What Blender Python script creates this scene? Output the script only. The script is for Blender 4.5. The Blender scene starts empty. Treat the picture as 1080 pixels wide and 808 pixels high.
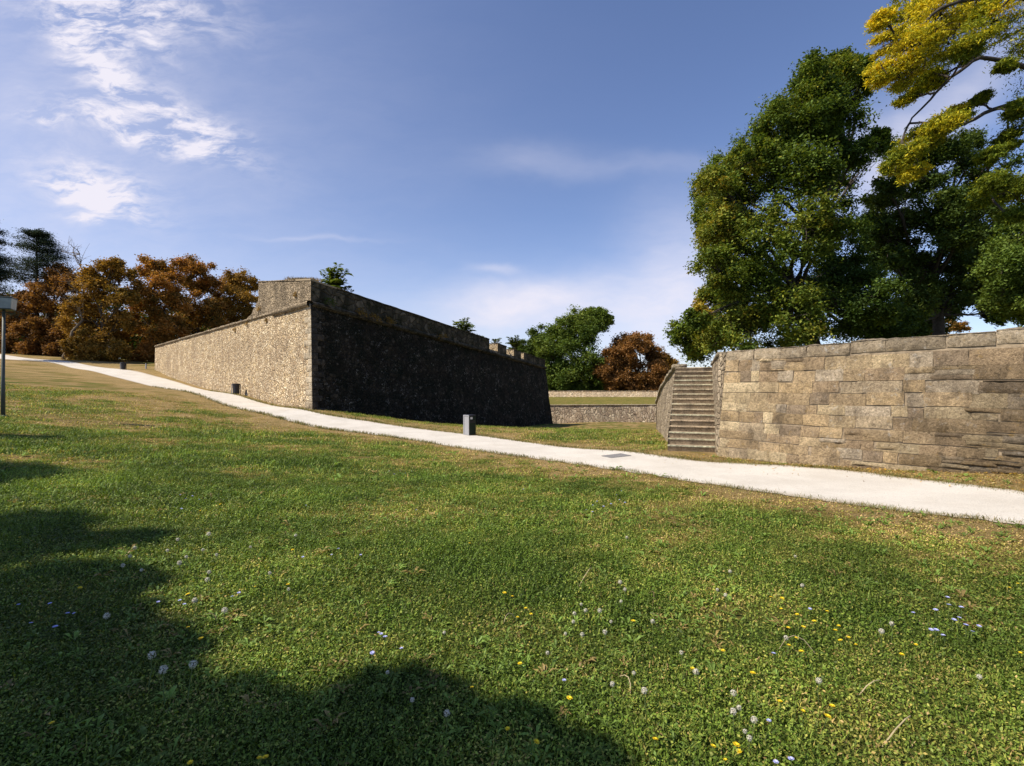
import bpy, math, random
import numpy as np
from mathutils import Vector

# ------------------------------------------------------------------ scene, camera, light
S = bpy.context.scene
COL = S.collection
EYE = 1.6            # camera height above the lawn
HOR = 410.0          # horizon row in the photograph (1080 x 808)
FP = 540.0           # focal length in photograph pixels

cam = bpy.data.cameras.new('camera'); camo = bpy.data.objects.new('camera', cam); COL.objects.link(camo)
camo.location = (0, 0, EYE); camo.rotation_euler = (math.radians(90), 0, 0)
cam.sensor_width = 36; cam.lens = 18.0; cam.shift_y = 6.0 / 1080
cam.clip_start = 0.05; cam.clip_end = 4000
S.camera = camo
S.view_settings.view_transform = 'Standard'; S.view_settings.look = 'None'
S.view_settings.exposure = 0.42; S.view_settings.gamma = 1.0; S.view_settings.use_curve_mapping = False

SUN_EL = math.radians(48)
SUN_H = np.array([-0.93, -0.37]); SUN_H /= np.linalg.norm(SUN_H)
sun_vec = Vector((SUN_H[0] * math.cos(SUN_EL), SUN_H[1] * math.cos(SUN_EL), math.sin(SUN_EL)))
sun = bpy.data.lights.new('sun', 'SUN'); sun.energy = 5.0; sun.angle = math.radians(0.55); sun.color = (1.0, 0.905, 0.755)
suno = bpy.data.objects.new('sun', sun); COL.objects.link(suno)
suno.rotation_euler = sun_vec.to_track_quat('Z', 'Y').to_euler(); suno.location = (-40, -20, 60)

world = bpy.data.worlds.new('World'); S.world = world; world.use_nodes = True


class NT:
    """tiny node-tree helper"""
    def __init__(s, nt): s.nt = nt; s.n = nt.nodes; s.l = nt.links; s.n.clear()
    def new(s, t, **kw):
        n = s.n.new(t)
        for k, v in kw.items(): setattr(n, k, v)
        return n
    def put(s, sock, v):
        if isinstance(v, bpy.types.NodeSocket): s.l.new(v, sock)
        elif v is not None: sock.default_value = v
    def math(s, op, a, b=None, c=None, clamp=False):
        n = s.new('ShaderNodeMath', operation=op, use_clamp=clamp)
        s.put(n.inputs[0], a); s.put(n.inputs[1], b)
        if c is not None: s.put(n.inputs[2], c)
        return n.outputs[0]
    def mix(s, f, a, b, mode='MIX'):
        n = s.new('ShaderNodeMix', data_type='RGBA', blend_type=mode)
        s.put(n.inputs['Factor'], f)
        A = [i for i in n.inputs if i.type == 'RGBA']
        s.put(A[0], c4(a)); s.put(A[1], c4(b))
        return [o for o in n.outputs if o.type == 'RGBA'][0]
    def ramp(s, f, stops, interp='LINEAR'):
        n = s.new('ShaderNodeValToRGB'); n.color_ramp.interpolation = interp
        e = n.color_ramp.elements
        while len(e) < len(stops): e.new(0.5)
        for i, (p, c) in enumerate(stops):
            e[i].position = p; e[i].color = c4(c) if not isinstance(c, (int, float)) else (c, c, c, 1)
        s.put(n.inputs[0], f); return n.outputs[0]
    def noise(s, vec, scale, detail=4, rough=0.55, out=0, dist=0.0):
        n = s.new('ShaderNodeTexNoise'); s.put(n.inputs['Vector'], vec)
        n.inputs['Scale'].default_value = scale; n.inputs['Detail'].default_value = detail
        n.inputs['Roughness'].default_value = rough; n.inputs['Distortion'].default_value = dist
        return n.outputs[out]
    def voro(s, vec, scale, feature='F1', out='Distance', rnd=1.0):
        n = s.new('ShaderNodeTexVoronoi', feature=feature); s.put(n.inputs['Vector'], vec)
        n.inputs['Scale'].default_value = scale; n.inputs['Randomness'].default_value = rnd
        return n.outputs[out]
    def mapping(s, vec, sc=(1, 1, 1), loc=(0, 0, 0), rot=(0, 0, 0)):
        n = s.new('ShaderNodeMapping'); s.put(n.inputs[0], vec)
        n.inputs['Scale'].default_value = sc; n.inputs['Location'].default_value = loc; n.inputs['Rotation'].default_value = rot
        return n.outputs[0]
    def bump(s, h, strength, dist, normal=None):
        n = s.new('ShaderNodeBump'); s.put(n.inputs['Height'], h)
        n.inputs['Strength'].default_value = strength; n.inputs['Distance'].default_value = dist
        if normal is not None: s.put(n.inputs['Normal'], normal)
        return n.outputs[0]


def c4(c):
    if isinstance(c, (tuple, list)) and len(c) == 3: return (c[0], c[1], c[2], 1)
    return c


# ---- sky with a few thin clouds (directions on the sky, not on the picture)
W = NT(world.node_tree)
tc = W.new('ShaderNodeTexCoord').outputs['Generated']
sky = W.new('ShaderNodeTexSky', sky_type='NISHITA'); sky.sun_disc = False
sky.sun_elevation = SUN_EL; sky.sun_rotation = math.atan2(SUN_H[0], SUN_H[1])
sky.air_density = 1.0; sky.dust_density = 0.6; sky.ozone_density = 2.2; sky.altitude = 450
sep = W.new('ShaderNodeSeparateXYZ'); W.put(sep.inputs[0], tc)
X, Y, Z = sep.outputs
Yc = W.math('MAXIMUM', Y, 0.05)
gx = W.math('DIVIDE', X, Yc); gz = W.math('DIVIDE', Z, Yc)
comb = W.new('ShaderNodeCombineXYZ'); W.put(comb.inputs[0], gx); W.put(comb.inputs[1], gz)
g = comb.outputs[0]
warp = W.noise(W.mapping(g, (2.2, 3.5, 1)), 1.6, 4, 0.6, out=1)
wv = W.new('ShaderNodeVectorMath', operation='MULTIPLY_ADD')
W.put(wv.inputs[0], warp); wv.inputs[1].default_value = (0.14, 0.10, 0); W.put(wv.inputs[2], g)
gw = wv.outputs[0]
sw = W.new('ShaderNodeSeparateXYZ'); W.put(sw.inputs[0], gw)
wx = W.math('SUBTRACT', sw.outputs[0], 0.07); wz = W.math('SUBTRACT', sw.outputs[1], 0.05)


def cloud(px, py, rx, ry, deg, amp):
    cx = (px - 540) / FP; cz = (HOR - py) / FP
    a = math.radians(deg); ca, sa = math.cos(a), math.sin(a)
    dx = W.math('SUBTRACT', wx, cx); dz = W.math('SUBTRACT', wz, cz)
    u = W.math('ADD', W.math('MULTIPLY', dx, ca * FP / rx), W.math('MULTIPLY', dz, sa * FP / rx))
    v = W.math('ADD', W.math('MULTIPLY', dx, -sa * FP / ry), W.math('MULTIPLY', dz, ca * FP / ry))
    r = W.math('ADD', W.math('MULTIPLY', u, u), W.math('MULTIPLY', v, v))
    e = W.math('POWER', 2.718, W.math('MULTIPLY', r, -1.0))
    return W.math('MULTIPLY', e, amp)


specs = [(130, 8, 90, 30, -6, 1.05), (105, 30, 50, 16, -35, .8), (112, 82, 50, 22, -38, 1.0), (75, 45, 26, 10, -30, .7),
         (45, 129, 28, 8, -8, .75), (120, 128, 60, 12, -14, .8), (205, 130, 58, 20, -28, .95), (190, 155, 60, 10, -14, .7),
         (105, 190, 55, 20, -14, .85), (110, 208, 60, 12, -20, .9), (100, 230, 30, 7, -10, .7), (165, 50, 20, 8, -35, .5)]
tot = None
for sp in specs:
    c = cloud(*sp); tot = c if tot is None else W.math('ADD', tot, c)
fine = W.noise(W.mapping(gw, (3.2, 10, 1), rot=(0, 0, 0.42)), 2.2, 8, 0.64)
fine2 = W.noise(W.mapping(gw, (9, 20, 1), rot=(0, 0, 0.45)), 2.6, 5, 0.6)
f = W.math('ADD', W.math('MULTIPLY', fine, 1.5), W.math('MULTIPLY', fine2, 0.7))
m1 = W.math('MULTIPLY', tot, W.math('MULTIPLY', W.math('SUBTRACT', f, 0.97), 4.6), clamp=True)
soft = None
for sp in [(545, 322, 75, 22, 6, .72), (650, 325, 100, 34, 0, .26), (560, 165, 60, 18, 0, .15), (720, 265, 60, 60, 20, .36),
           (525, 284, 26, 6, 0, .3), (330, 254, 60, 3, 0, .18), (700, 330, 60, 50, 0, .34), (930, 190, 60, 60, 40, .45),
           (1000, 110, 110, 36, 35, .42), (350, 360, 700, 70, 0, .26), (700, 170, 200, 12, 3, .12), (0, 170, 330, 230, 0, .42)]:
    c = cloud(*sp); soft = c if soft is None else W.math('ADD', soft, c)
m2 = W.math('MULTIPLY', soft, W.math('ADD', W.math('MULTIPLY', fine, 1.0), 0.45))
front = W.math('GREATER_THAN', Y, 0.02)
mask = W.math('MULTIPLY', W.math('ADD', W.math('MULTIPLY', m1, 0.72), m2, clamp=True), front)
tint = W.mix(1.0, sky.outputs[0], (0.98, 0.95, 1.09), 'MULTIPLY')
skyc = W.mix(mask, tint, (6.0, 5.8, 6.5))
bg = W.new('ShaderNodeBackground'); W.put(bg.inputs[0], skyc); bg.inputs[1].default_value = 0.11
wo = W.new('ShaderNodeOutputWorld'); W.l.new(bg.outputs[0], wo.inputs[0])

# ------------------------------------------------------------------ numeric helpers
R0 = np.random.RandomState


def P(px, py, d):
    return np.array([(px - 540.0) / FP * d, d, EYE + (HOR - py) / FP * d])


def hash2(ix, iy, seed):
    n = (ix.astype(np.int64) * 374761393 + iy.astype(np.int64) * 668265263 + seed * 1442695041) & 0x7fffffff
    n = ((n ^ (n >> 13)) * 1274126177) & 0x7fffffff
    n = n ^ (n >> 16)
    return (n & 0xffff) / 65535.0


def vnoise(x, y, seed=0):
    x = np.asarray(x, float); y = np.asarray(y, float)
    ix = np.floor(x); iy = np.floor(y); fx = x - ix; fy = y - iy
    fx = fx * fx * (3 - 2 * fx); fy = fy * fy * (3 - 2 * fy)
    ix = ix.astype(np.int64); iy = iy.astype(np.int64)
    a = hash2(ix, iy, seed); b = hash2(ix + 1, iy, seed); c = hash2(ix, iy + 1, seed); d = hash2(ix + 1, iy + 1, seed)
    return a + (b - a) * fx + (c - a) * fy + (a - b - c + d) * fx * fy


def fbm(x, y, seed=0, oct=4):
    s = 0; a = 0.5; t = 0
    for o in range(oct):
        s = s + a * vnoise(np.asarray(x) * 2 ** o, np.asarray(y) * 2 ** o, seed + o * 17); t += a; a *= 0.5
    return s / t


# ------------------------------------------------------------------ path edges and terrain
FAR = [P(1400, 566, 4.4)] + [P(*a) for a in [(1080, 520, 7.36), (960, 505, 9.2), (860, 493, 11.06), (720, 484, 12.84), (620, 474, 16.45),
       (500, 459, 23.7), (400, 446, 28.5), (328, 433.8, 31.0), (249, 416.5, 39.5), (163, 396.5, 57), (75, 381.5, 66), (0, 373.5, 72)]] + [np.array([-100, 82, EYE + 6.6])]
NEAR = [P(1500, 640, 3.4)] + [P(*a) for a in [(1080, 555, 5.59), (960, 541, 6.6), (860, 527, 7.75), (720, 507, 9.9), (620, 492, 12.3),
        (500, 475, 16.6), (400, 459.5, 22.4), (328, 450, 25.65), (249, 431, 30.9), (163, 408.3, 44.2), (75, 388, 61.4), (0, 378.5, 66.8)]] + [np.array([-97, 78, EYE + 6.2])]
FAR = np.array(FAR); NEAR = np.array(NEAR)


def catmull(pts, n):
    pts = np.asarray(pts); k = len(pts)
    t = np.linspace(0, k - 1, n); out = []
    for q in t:
        i = min(int(q), k - 2); u = q - i
        p0 = pts[max(i - 1, 0)]; p1 = pts[i]; p2 = pts[i + 1]; p3 = pts[min(i + 2, k - 1)]
        out.append(0.5 * ((2 * p1) + (-p0 + p2) * u + (2 * p0 - 5 * p1 + 4 * p2 - p3) * u * u + (-p0 + 3 * p1 - 3 * p2 + p3) * u ** 3))
    return np.array(out)


NS = 420
far_c = catmull(FAR, NS); near_c = catmull(NEAR, NS)

E = EYE
C_B = P(329.4, 432, 32.0); L_B = P(163, 390, 62.0); R_B = P(583.5, 447, 68.0)
ctrl = list(FAR) + list(NEAR)
ctrl += [np.array(v, float) for v in [
    (0, 0, 0), (-2.2, 2.2, .03), (2.5, 3, 0), (0, 6, -.03), (-6, 6.5, .1), (-12, 12, .35), (-17.2, 17.3, E - .96), (-9, 18, -.1), (-25, 25, 1.25), (-30, 33, 1.65),
    (-45, 42, 2.9), (-60, 50, 4.2), (-40, 15, 2.2), (-70, 30, 4.6), (-15, -8, .9), (0, -15, .3), (20, -10, 0), (14, 2, .1), (-40, -20, 3), (40, -30, 0),
    (10.1, 36, E - 2.85), (4.5, 45, E - 3.6), (7, 58, E - 4.4), (13, 70, E - 4.75), (13, 84, E - 5.5), (26, 84, E - 5.5), (0, 84, E - 5.5), (22, 72, E - 4.9), (40, 60, E - 3.5), 
    (6, 25, E - 2.25), (14, 25, E - 2.3), (9, 13, E - 1.7), (12, 9, E - 1.45), (25, 20, E - 2), (40, 0, E - 1.6),
    (-60, 76, E + 4.4), (-45, 75, E + 3.6), (-25, 80, E + 3.2), (-10, 85, E + 0), (-85, 95, E + 5.5), (-110, 60, E + 7),
    (-150, 0, 8), (-150, 150, 7), (-60, 150, 3.5), (0, 160, -2.5), (150, 150, -2), (150, 0, 0), (100, -120, 0), (-100, -120, 4), (0, -120, 1), (60, 110, -3)]]
ctrl += [C_B, L_B, R_B, P(756, 482, 13.2), P(1080, 500, 8.77), P(706, 475, 14.4), P(400, 441.5, 37.7), P(486, 452, 47.7), P(540, 452.5, 57.2), P(440, 447, 42)]
ctrl = np.array(ctrl)
CS = 2.5


def _phi(ax, ay): return np.sqrt((ax[:, None] - ctrl[None, :, 0]) ** 2 + (ay[:, None] - ctrl[None, :, 1]) ** 2 + CS * CS)


A_ = _phi(ctrl[:, 0], ctrl[:, 1]); nC = len(ctrl)
M_ = np.zeros((nC + 1, nC + 1)); M_[:nC, :nC] = A_ - np.eye(nC) * 0.06; M_[:nC, nC] = 1; M_[nC, :nC] = 1
W_ = np.linalg.solve(M_, np.append(ctrl[:, 2], 0))


def terr(x, y):
    x = np.atleast_1d(np.asarray(x, float)).ravel(); y = np.atleast_1d(np.asarray(y, float)).ravel()
    out = np.empty(len(x))
    for i in range(0, len(x), 60000):
        out[i:i + 60000] = _phi(x[i:i + 60000], y[i:i + 60000]) @ W_[:nC] + W_[nC]
    return out


def tz(x, y): return float(terr([x], [y])[0])


def ground_at(px, py, h=0.0):
    """where the ray through a point of the photograph meets the lawn"""
    d = np.concatenate([np.arange(1.2, 12, .01), np.arange(12, 90, .04)])
    x = (px - 540) / FP * d; zr = EYE + (HOR - py) / FP * d
    g = terr(x, d) + h
    k = np.where(zr <= g)[0]
    i = k[0] if len(k) else len(d) - 1
    return np.array([x[i], d[i], g[i] - h])


path_poly = np.vstack([far_c[:, :2], near_c[::-1, :2]])
_pp = np.vstack([catmull(FAR, 70)[:, :2], catmull(NEAR, 70)[::-1, :2]])


def in_path(x, y):
    ins = np.zeros(len(x), bool); n = len(_pp)
    for i in range(n):
        x1, y1 = _pp[i]; x2, y2 = _pp[(i + 1) % n]
        c = (y1 > y) != (y2 > y)
        if not c.any(): continue
        xi = (x2 - x1) * (y - y1) / (y2 - y1 + 1e-12) + x1
        ins ^= c & (x < xi)
    return ins


def seg_dist(x, y, poly):
    best = np.full(len(x), 1e9)
    for i in range(len(poly) - 1):
        a = poly[i]; b = poly[i + 1]; d = b - a; L = d @ d
        t = np.clip(((x - a[0]) * d[0] + (y - a[1]) * d[1]) / L, 0, 1)
        best = np.minimum(best, np.hypot(x - a[0] - t * d[0], y - a[1] - t * d[1]))
    return best


_fe = catmull(FAR, 50)[:, :2]; _ne = catmull(NEAR, 50)[:, :2]


def dryness(x, y):
    """how parched the turf is: 0 lush, 1 straw"""
    dn = np.minimum(seg_dist(x, y, _ne), seg_dist(x, y, _fe))
    hill = np.clip((-x - 4) / 20, 0, 1) * np.clip((y - 6) / 14, 0, 1)
    n = fbm(x * .6 + 3, y * .6, 5, 5)
    n2 = fbm(x * 3.1, y * 3.1, 9, 4)
    edge = np.exp(-dn / 1.1) * 0.55 + np.exp(-dn / 3.0) * 0.28
    far = np.clip((y - 8) / 30, 0, 1) * .22
    strip = np.clip((x - 5.0) / 2, 0, 1) * np.clip((y - 5) / 2, 0, 1) * .12
    amp_ = .55 + .45 * np.clip((y - 5) / 6, 0, 1)
    d = ((n - .5) * 1.25 + (n2 - .5) * 1.3) * amp_ + edge * 1.15 + hill * .30 + far + strip * 1.6 + .16 + np.clip((y - 4) / 8, 0, 1) * .10
    moat = np.clip((y - 15) / 5, 0, 1) * np.clip((x + .62 * y - 12.5) / 3, 0, 1)
    d = d + moat * .10
    return np.clip(d, 0, 1)


# ------------------------------------------------------------------ object helpers
def tag(o, label=None, cat=None, group=None, kind=None):
    if label: o['label'] = label
    if cat: o['category'] = cat
    if group: o['group'] = group
    if kind: o['kind'] = kind
    return o


def empty(name, loc=(0, 0, 0), rz=0):
    o = bpy.data.objects.new(name, None); COL.objects.link(o); o.location = Vector([float(v) for v in loc]); o.rotation_euler = (0, 0, rz)
    o.empty_display_size = .2
    return o


def link_mesh(name, me, mats=None, parent=None, loc=None):
    o = bpy.data.objects.new(name, me); COL.objects.link(o)
    for m in (mats if isinstance(mats, (list, tuple)) else [mats]):
        if m: me.materials.append(m)
    if parent: o.parent = parent
    if loc is not None: o.location = loc
    return o


def np_mesh(name, verts, quads, mat, parent=None, col=None, uv=None, smooth=False, off=None):
    """verts (n,3), quads (m,4) or (m,3); optional per-vertex colour and uv"""
    verts = np.asarray(verts, np.float32)
    if off is not None: verts = verts - np.asarray(off, np.float32)
    quads = np.asarray(quads, np.int32); k = quads.shape[1]
    me = bpy.data.meshes.new(name)
    me.vertices.add(len(verts)); me.vertices.foreach_set('co', verts.ravel())
    me.loops.add(quads.size); me.loops.foreach_set('vertex_index', quads.ravel())
    me.polygons.add(len(quads)); me.polygons.foreach_set('loop_start', np.arange(0, quads.size, k, dtype=np.int32))
    me.polygons.foreach_set('loop_total', np.full(len(quads), k, np.int32))
    if col is not None:
        a = me.color_attributes.new('Col', 'FLOAT_COLOR', 'POINT')
        c = np.ones((len(verts), 4), np.float32); c[:, :3] = col; a.data.foreach_set('color', c.ravel())
    if uv is not None:
        u = me.uv_layers.new(name='UVMap')
        u.data.foreach_set('uv', np.asarray(uv, np.float32)[quads.ravel()].ravel())
    me.update(calc_edges=True); me.validate()
    if smooth: me.polygons.foreach_set('use_smooth', np.ones(len(me.polygons), bool))
    return link_mesh(name, me, mat, parent)


class MB:
    """collect boxes, tubes, lathes into one mesh"""
    def __init__(s): s.v = []; s.f = []
    def add(s, vs, fs):
        b = len(s.v); s.v += [tuple(map(float, v)) for v in vs]; s.f += [tuple(b + i for i in f) for f in fs]
    def box(s, c, size, rz=0, taper=1.0):
        x, y, z = [q / 2 for q in size]; vs = []
        for k, zz in enumerate((-z, z)):
            t = taper if k else 1
            for sx, sy in ((-1, -1), (1, -1), (1, 1), (-1, 1)):
                px, py = sx * x * t, sy * y * t
                vs.append((c[0] + px * math.cos(rz) - py * math.sin(rz), c[1] + px * math.sin(rz) + py * math.cos(rz), c[2] + zz))
        s.add(vs, [(3, 2, 1, 0), (4, 5, 6, 7), (0, 1, 5, 4), (1, 2, 6, 5), (2, 3, 7, 6), (3, 0, 4, 7)])
    def tube(s, pts, rad, n=8, cap=True):
        pts = [Vector(p) for p in pts]; rings = []
        for i, p in enumerate(pts):
            t = (pts[min(i + 1, len(pts) - 1)] - pts[max(i - 1, 0)]).normalized()
            a = t.cross(Vector((0, 0, 1)) if abs(t.z) < .9 else Vector((1, 0, 0))).normalized(); b = t.cross(a)
            r = rad[i] if isinstance(rad, (list, tuple)) else rad
            rings.append([p + a * r * math.cos(2 * math.pi * k / n) + b * r * math.sin(2 * math.pi * k / n) for k in range(n)])
        vs = [v for r in rings for v in r]; fs = []
        for i in range(len(pts) - 1):
            for k in range(n):
                fs.append((i * n + k, i * n + (k + 1) % n, (i + 1) * n + (k + 1) % n, (i + 1) * n + k))
        if cap: fs += [tuple(range(n))[::-1], tuple((len(pts) - 1) * n + k for k in range(n))]
        s.add(vs, fs)
    def lathe(s, prof, n=16, c=(0, 0, 0)):
        vs = []; fs = []
        for r, z in prof:
            for k in range(n): vs.append((c[0] + r * math.cos(2 * math.pi * k / n), c[1] + r * math.sin(2 * math.pi * k / n), c[2] + z))
        for i in range(len(prof) - 1):
            for k in range(n): fs.append((i * n + k, i * n + (k + 1) % n, (i + 1) * n + (k + 1) % n, (i + 1) * n + k))
        fs += [tuple(range(n))[::-1], tuple((len(prof) - 1) * n + k for k in range(n))]
        s.add(vs, fs)
    def build(s, name, mat, parent=None, bevel=0, smooth=False):
        me = bpy.data.meshes.new(name); me.from_pydata(s.v, [], s.f); me.update()
        if smooth: me.polygons.foreach_set('use_smooth', [True] * len(me.polygons))
        o = link_mesh(name, me, mat, parent)
        if bevel:
            m = o.modifiers.new('bevel', 'BEVEL'); m.width = bevel; m.segments = 2; m.limit_method = 'ANGLE'
        return o


# ------------------------------------------------------------------ materials
def mat(name):
    m = bpy.data.materials.new(name); m.use_nodes = True
    T = NT(m.node_tree); b = T.new('ShaderNodeBsdfPrincipled'); o = T.new('ShaderNodeOutputMaterial')
    T.l.new(b.outputs[0], o.inputs[0]); b.inputs['Roughness'].default_value = .9
    b.inputs['Specular IOR Level'].default_value = .25
    return m, T, b


def simple(name, col, rough=.8, metal=0, var=.25, scale=20, spec=.3):
    m, T, b = mat(name); tcn = T.new('ShaderNodeTexCoord').outputs['Object']
    n = T.noise(tcn, scale, 5, .6)
    c = T.mix(T.ramp(n, [(.3, 0), (.7, 1)]), tuple(v * (1 - var) for v in col), tuple(min(v * (1 + var), 1) for v in col))
    T.put(b.inputs['Base Color'], c); b.inputs['Roughness'].default_value = rough; b.inputs['Metallic'].default_value = metal
    b.inputs['Specular IOR Level'].default_value = spec
    T.put(b.inputs['Normal'], T.bump(n, .25, .01))
    return m


def leaf_mat(name, trans=.35, rough=.6, gain=1.0, spec=.12):
    m = bpy.data.materials.new(name); m.use_nodes = True; T = NT(m.node_tree)
    a = T.new('ShaderNodeVertexColor', layer_name='Col').outputs[0]
    gi = T.new('ShaderNodeNewGeometry')
    pos = gi.outputs['Position']
    n = T.noise(pos, .8, 3, .5)
    c = T.mix(1.0, a, T.ramp(n, [(.3, (.75 * gain,) * 3), (.7, (1.25 * gain,) * 3)]), 'MULTIPLY')
    b = T.new('ShaderNodeBsdfPrincipled'); T.put(b.inputs['Base Color'], c); b.inputs['Roughness'].default_value = rough
    b.inputs['Specular IOR Level'].default_value = spec
    tr = T.new('ShaderNodeBsdfTranslucent'); T.put(tr.inputs[0], T.mix(1.0, c, (1.25, 1.15, .5), 'MULTIPLY'))
    mx = T.new('ShaderNodeMixShader'); mx.inputs[0].default_value = trans
    T.l.new(b.outputs[0], mx.inputs[1]); T.l.new(tr.outputs[0], mx.inputs[2])
    o = T.new('ShaderNodeOutputMaterial'); T.l.new(mx.outputs[0], o.inputs[0])
    return m


def ground_mat():
    m, T, b = mat('turf'); a = T.new('ShaderNodeVertexColor', layer_name='Col').outputs[0]
    pos = T.new('ShaderNodeNewGeometry').outputs['Position']
    sa = T.new('ShaderNodeSeparateColor'); T.put(sa.inputs[0], a); dry = sa.outputs[0]
    n1 = T.noise(pos, 1.7, 8, .68); n2 = T.noise(pos, 14, 6, .7); n3 = T.noise(pos, 70, 3, .7); n0 = T.noise(pos, .35, 4, .6)
    d = T.math('ADD', dry, T.math('MULTIPLY', T.math('SUBTRACT', n1, .5), .8))
    d = T.math('ADD', d, T.math('MULTIPLY', T.math('SUBTRACT', n2, .5), .9))
    base = T.ramp(d, [(.12, (.035, .058, .012)), (.42, (.09, .12, .024)), (.60, (.165, .145, .038)), (.82, (.25, .175, .065)), (1.0, (.34, .24, .11))])
    sp = T.ramp(n3, [(.32, .45), (.5, 1.0), (.72, 1.5)])
    c = T.mix(1.0, base, sp, 'MULTIPLY')
    c = T.mix(T.math('MULTIPLY', T.ramp(n0, [(.45, 0), (.65, 1)]), .25), c, (.035, .06, .012))
    T.put(b.inputs['Base Color'], c); b.inputs['Roughness'].default_value = 1; b.inputs['Specular IOR Level'].default_value = .05
    h = T.math('ADD', T.math('MULTIPLY', n2, .7), T.math('MULTIPLY', n3, .35))
    T.put(b.inputs['Normal'], T.bump(h, .9, .09))
    return m


def path_mat():
    m, T, b = mat('gravel'); pos = T.new('ShaderNodeNewGeometry').outputs['Position']
    a = T.new('ShaderNodeVertexColor', layer_name='Col').outputs[0]
    sa = T.new('ShaderNodeSeparateColor'); T.put(sa.inputs[0], a)
    n1 = T.noise(pos, .7, 6, .6); n2 = T.noise(pos, 55, 4, .75); n3 = T.noise(pos, 6, 5, .6)
    c = T.ramp(n1, [(.3, (.52, .48, .415)), (.6, (.62, .58, .51))])
    c = T.mix(1.0, c, T.ramp(n2, [(.32, .60), (.45, .95), (.6, 1.05), (.75, 1.2)]), 'MULTIPLY')
    c = T.mix(T.math('MULTIPLY', T.ramp(n3, [(.5, 0), (.75, 1)]), .22), c, (.42, .37, .30))
    e = T.math('SUBTRACT', sa.outputs[0], T.math('MULTIPLY', n3, .55), clamp=True)
    c = T.mix(e, c, (.30, .24, .15))
    peb = T.math('MULTIPLY', T.ramp(T.voro(pos, 26), [(.10, 1), (.22, 0)]), T.ramp(T.noise(pos, 11, 3, .6), [(.5, 0), (.6, 1)]))
    c = T.mix(T.math('MULTIPLY', peb, .55), c, (.27, .24, .20))
    c = T.mix(T.math('MULTIPLY', T.ramp(T.noise(T.mapping(pos, (1, .6, 1), rot=(0, 0, .86)), 1.6, 6, .7), [(.5, 0), (.68, 1)]), .35), c, (.46, .41, .33))
    T.put(b.inputs['Base Color'], c); b.inputs['Roughness'].default_value = 1
    T.put(b.inputs['Normal'], T.bump(T.math('ADD', n2, T.math('MULTIPLY', n3, .5)), .5, .025))
    return m


def rubble_mat(name, cols, mortar, sc=3.2, yst=1.9, stain=(.1, .085, .06), stain_amt=.5, moss=None, moss_amt=0, bumpd=.11, speck=None, wide=1.0):
    """irregular coursed rubble in metres of UV"""
    m, T, b = mat(name); uv = T.new('ShaderNodeTexCoord').outputs['UV']
    wn = T.noise(uv, 1.3, 4, .6, out=1)
    vm = T.new('ShaderNodeVectorMath', operation='MULTIPLY_ADD'); T.put(vm.inputs[0], wn); vm.inputs[1].default_value = (.22, .16, 0); T.put(vm.inputs[2], uv)
    v = T.mapping(vm.outputs[0], (1, yst, 1))
    edge = T.voro(v, sc, 'DISTANCE_TO_EDGE'); cell = T.voro(v, sc, 'F1', 'Color'); pf = T.voro(v, sc * 2.3, 'F1')
    sc_ = T.new('ShaderNodeSeparateColor'); T.put(sc_.inputs[0], cell); r = sc_.outputs[0]; g2 = sc_.outputs[1]
    k = len(cols); base = T.ramp(r, [((i + .5) / k, c) for i, c in enumerate(cols)])
    n1 = T.noise(uv, 9, 6, .7); n2 = T.noise(T.mapping(uv, (1.3, .28, 1)), 1.1, 6, .65); n3 = T.noise(uv, .35, 5, .6); n4 = T.noise(uv, 40, 3, .7)
    base = T.mix(1.0, base, T.ramp(n1, [(.28, .42), (.48, 1.0), (.72, 1.4)]), 'MULTIPLY')
    base = T.mix(1.0, base, T.ramp(n4, [(.3, .75), (.7, 1.15)]), 'MULTIPLY')
    mm = T.ramp(edge, [(.02 * wide, 1), (.07 * wide, 0)])
    base = T.mix(T.math('MULTIPLY', mm, T.ramp(n1, [(.35, .35), (.6, .9)])), base, mortar)
    hole = T.math('MULTIPLY', T.ramp(edge, [(.015 * wide, 1), (.05 * wide, 0)]), T.ramp(T.noise(uv, 4, 3, .6), [(.42, 0), (.55, 1)]))
    base = T.mix(hole, base, (.04, .03, .02))
    st = T.ramp(T.math('ADD', T.math('MULTIPLY', n2, .65), T.math('MULTIPLY', n3, .45)), [(.47, 0), (.68, 1)])
    base = T.mix(T.math('MULTIPLY', st, stain_amt), base, stain)
    if moss is not None:
        mo = T.ramp(T.math('ADD', T.math('MULTIPLY', T.noise(uv, .8, 7, .7), .7), T.math('MULTIPLY', n1, .35)), [(.5 - moss_amt, 0), (.62 - moss_amt * .5, 1)])
        base = T.mix(mo, base, moss)
    if speck is not None:
        s1 = T.ramp(g2, [(.74, 0), (.84, 1)], 'LINEAR'); s2 = T.ramp(T.noise(T.mapping(uv, (1.6, .8, 1)), 7, 7, .8), [(.52, 0), (.6, 1)])
        s3 = T.ramp(T.noise(uv, .5, 3, .6), [(.4, .15), (.6, 1)])
        base = T.mix(T.math('MULTIPLY', T.math('MULTIPLY', s2, s3), T.math('ADD', T.math('MULTIPLY', s1, .8), .14)), base, speck)
    T.put(b.inputs['Base Color'], base); b.inputs['Roughness'].default_value = .95; b.inputs['Specular IOR Level'].default_value = .1
    h = T.math('ADD', T.ramp(edge, [(0, 0), (.12, 1)]), T.math('ADD', T.math('MULTIPLY', r, .8), T.math('MULTIPLY', n1, .9)))
    T.put(b.inputs['Normal'], T.bump(h, .85, bumpd))
    return m


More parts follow.
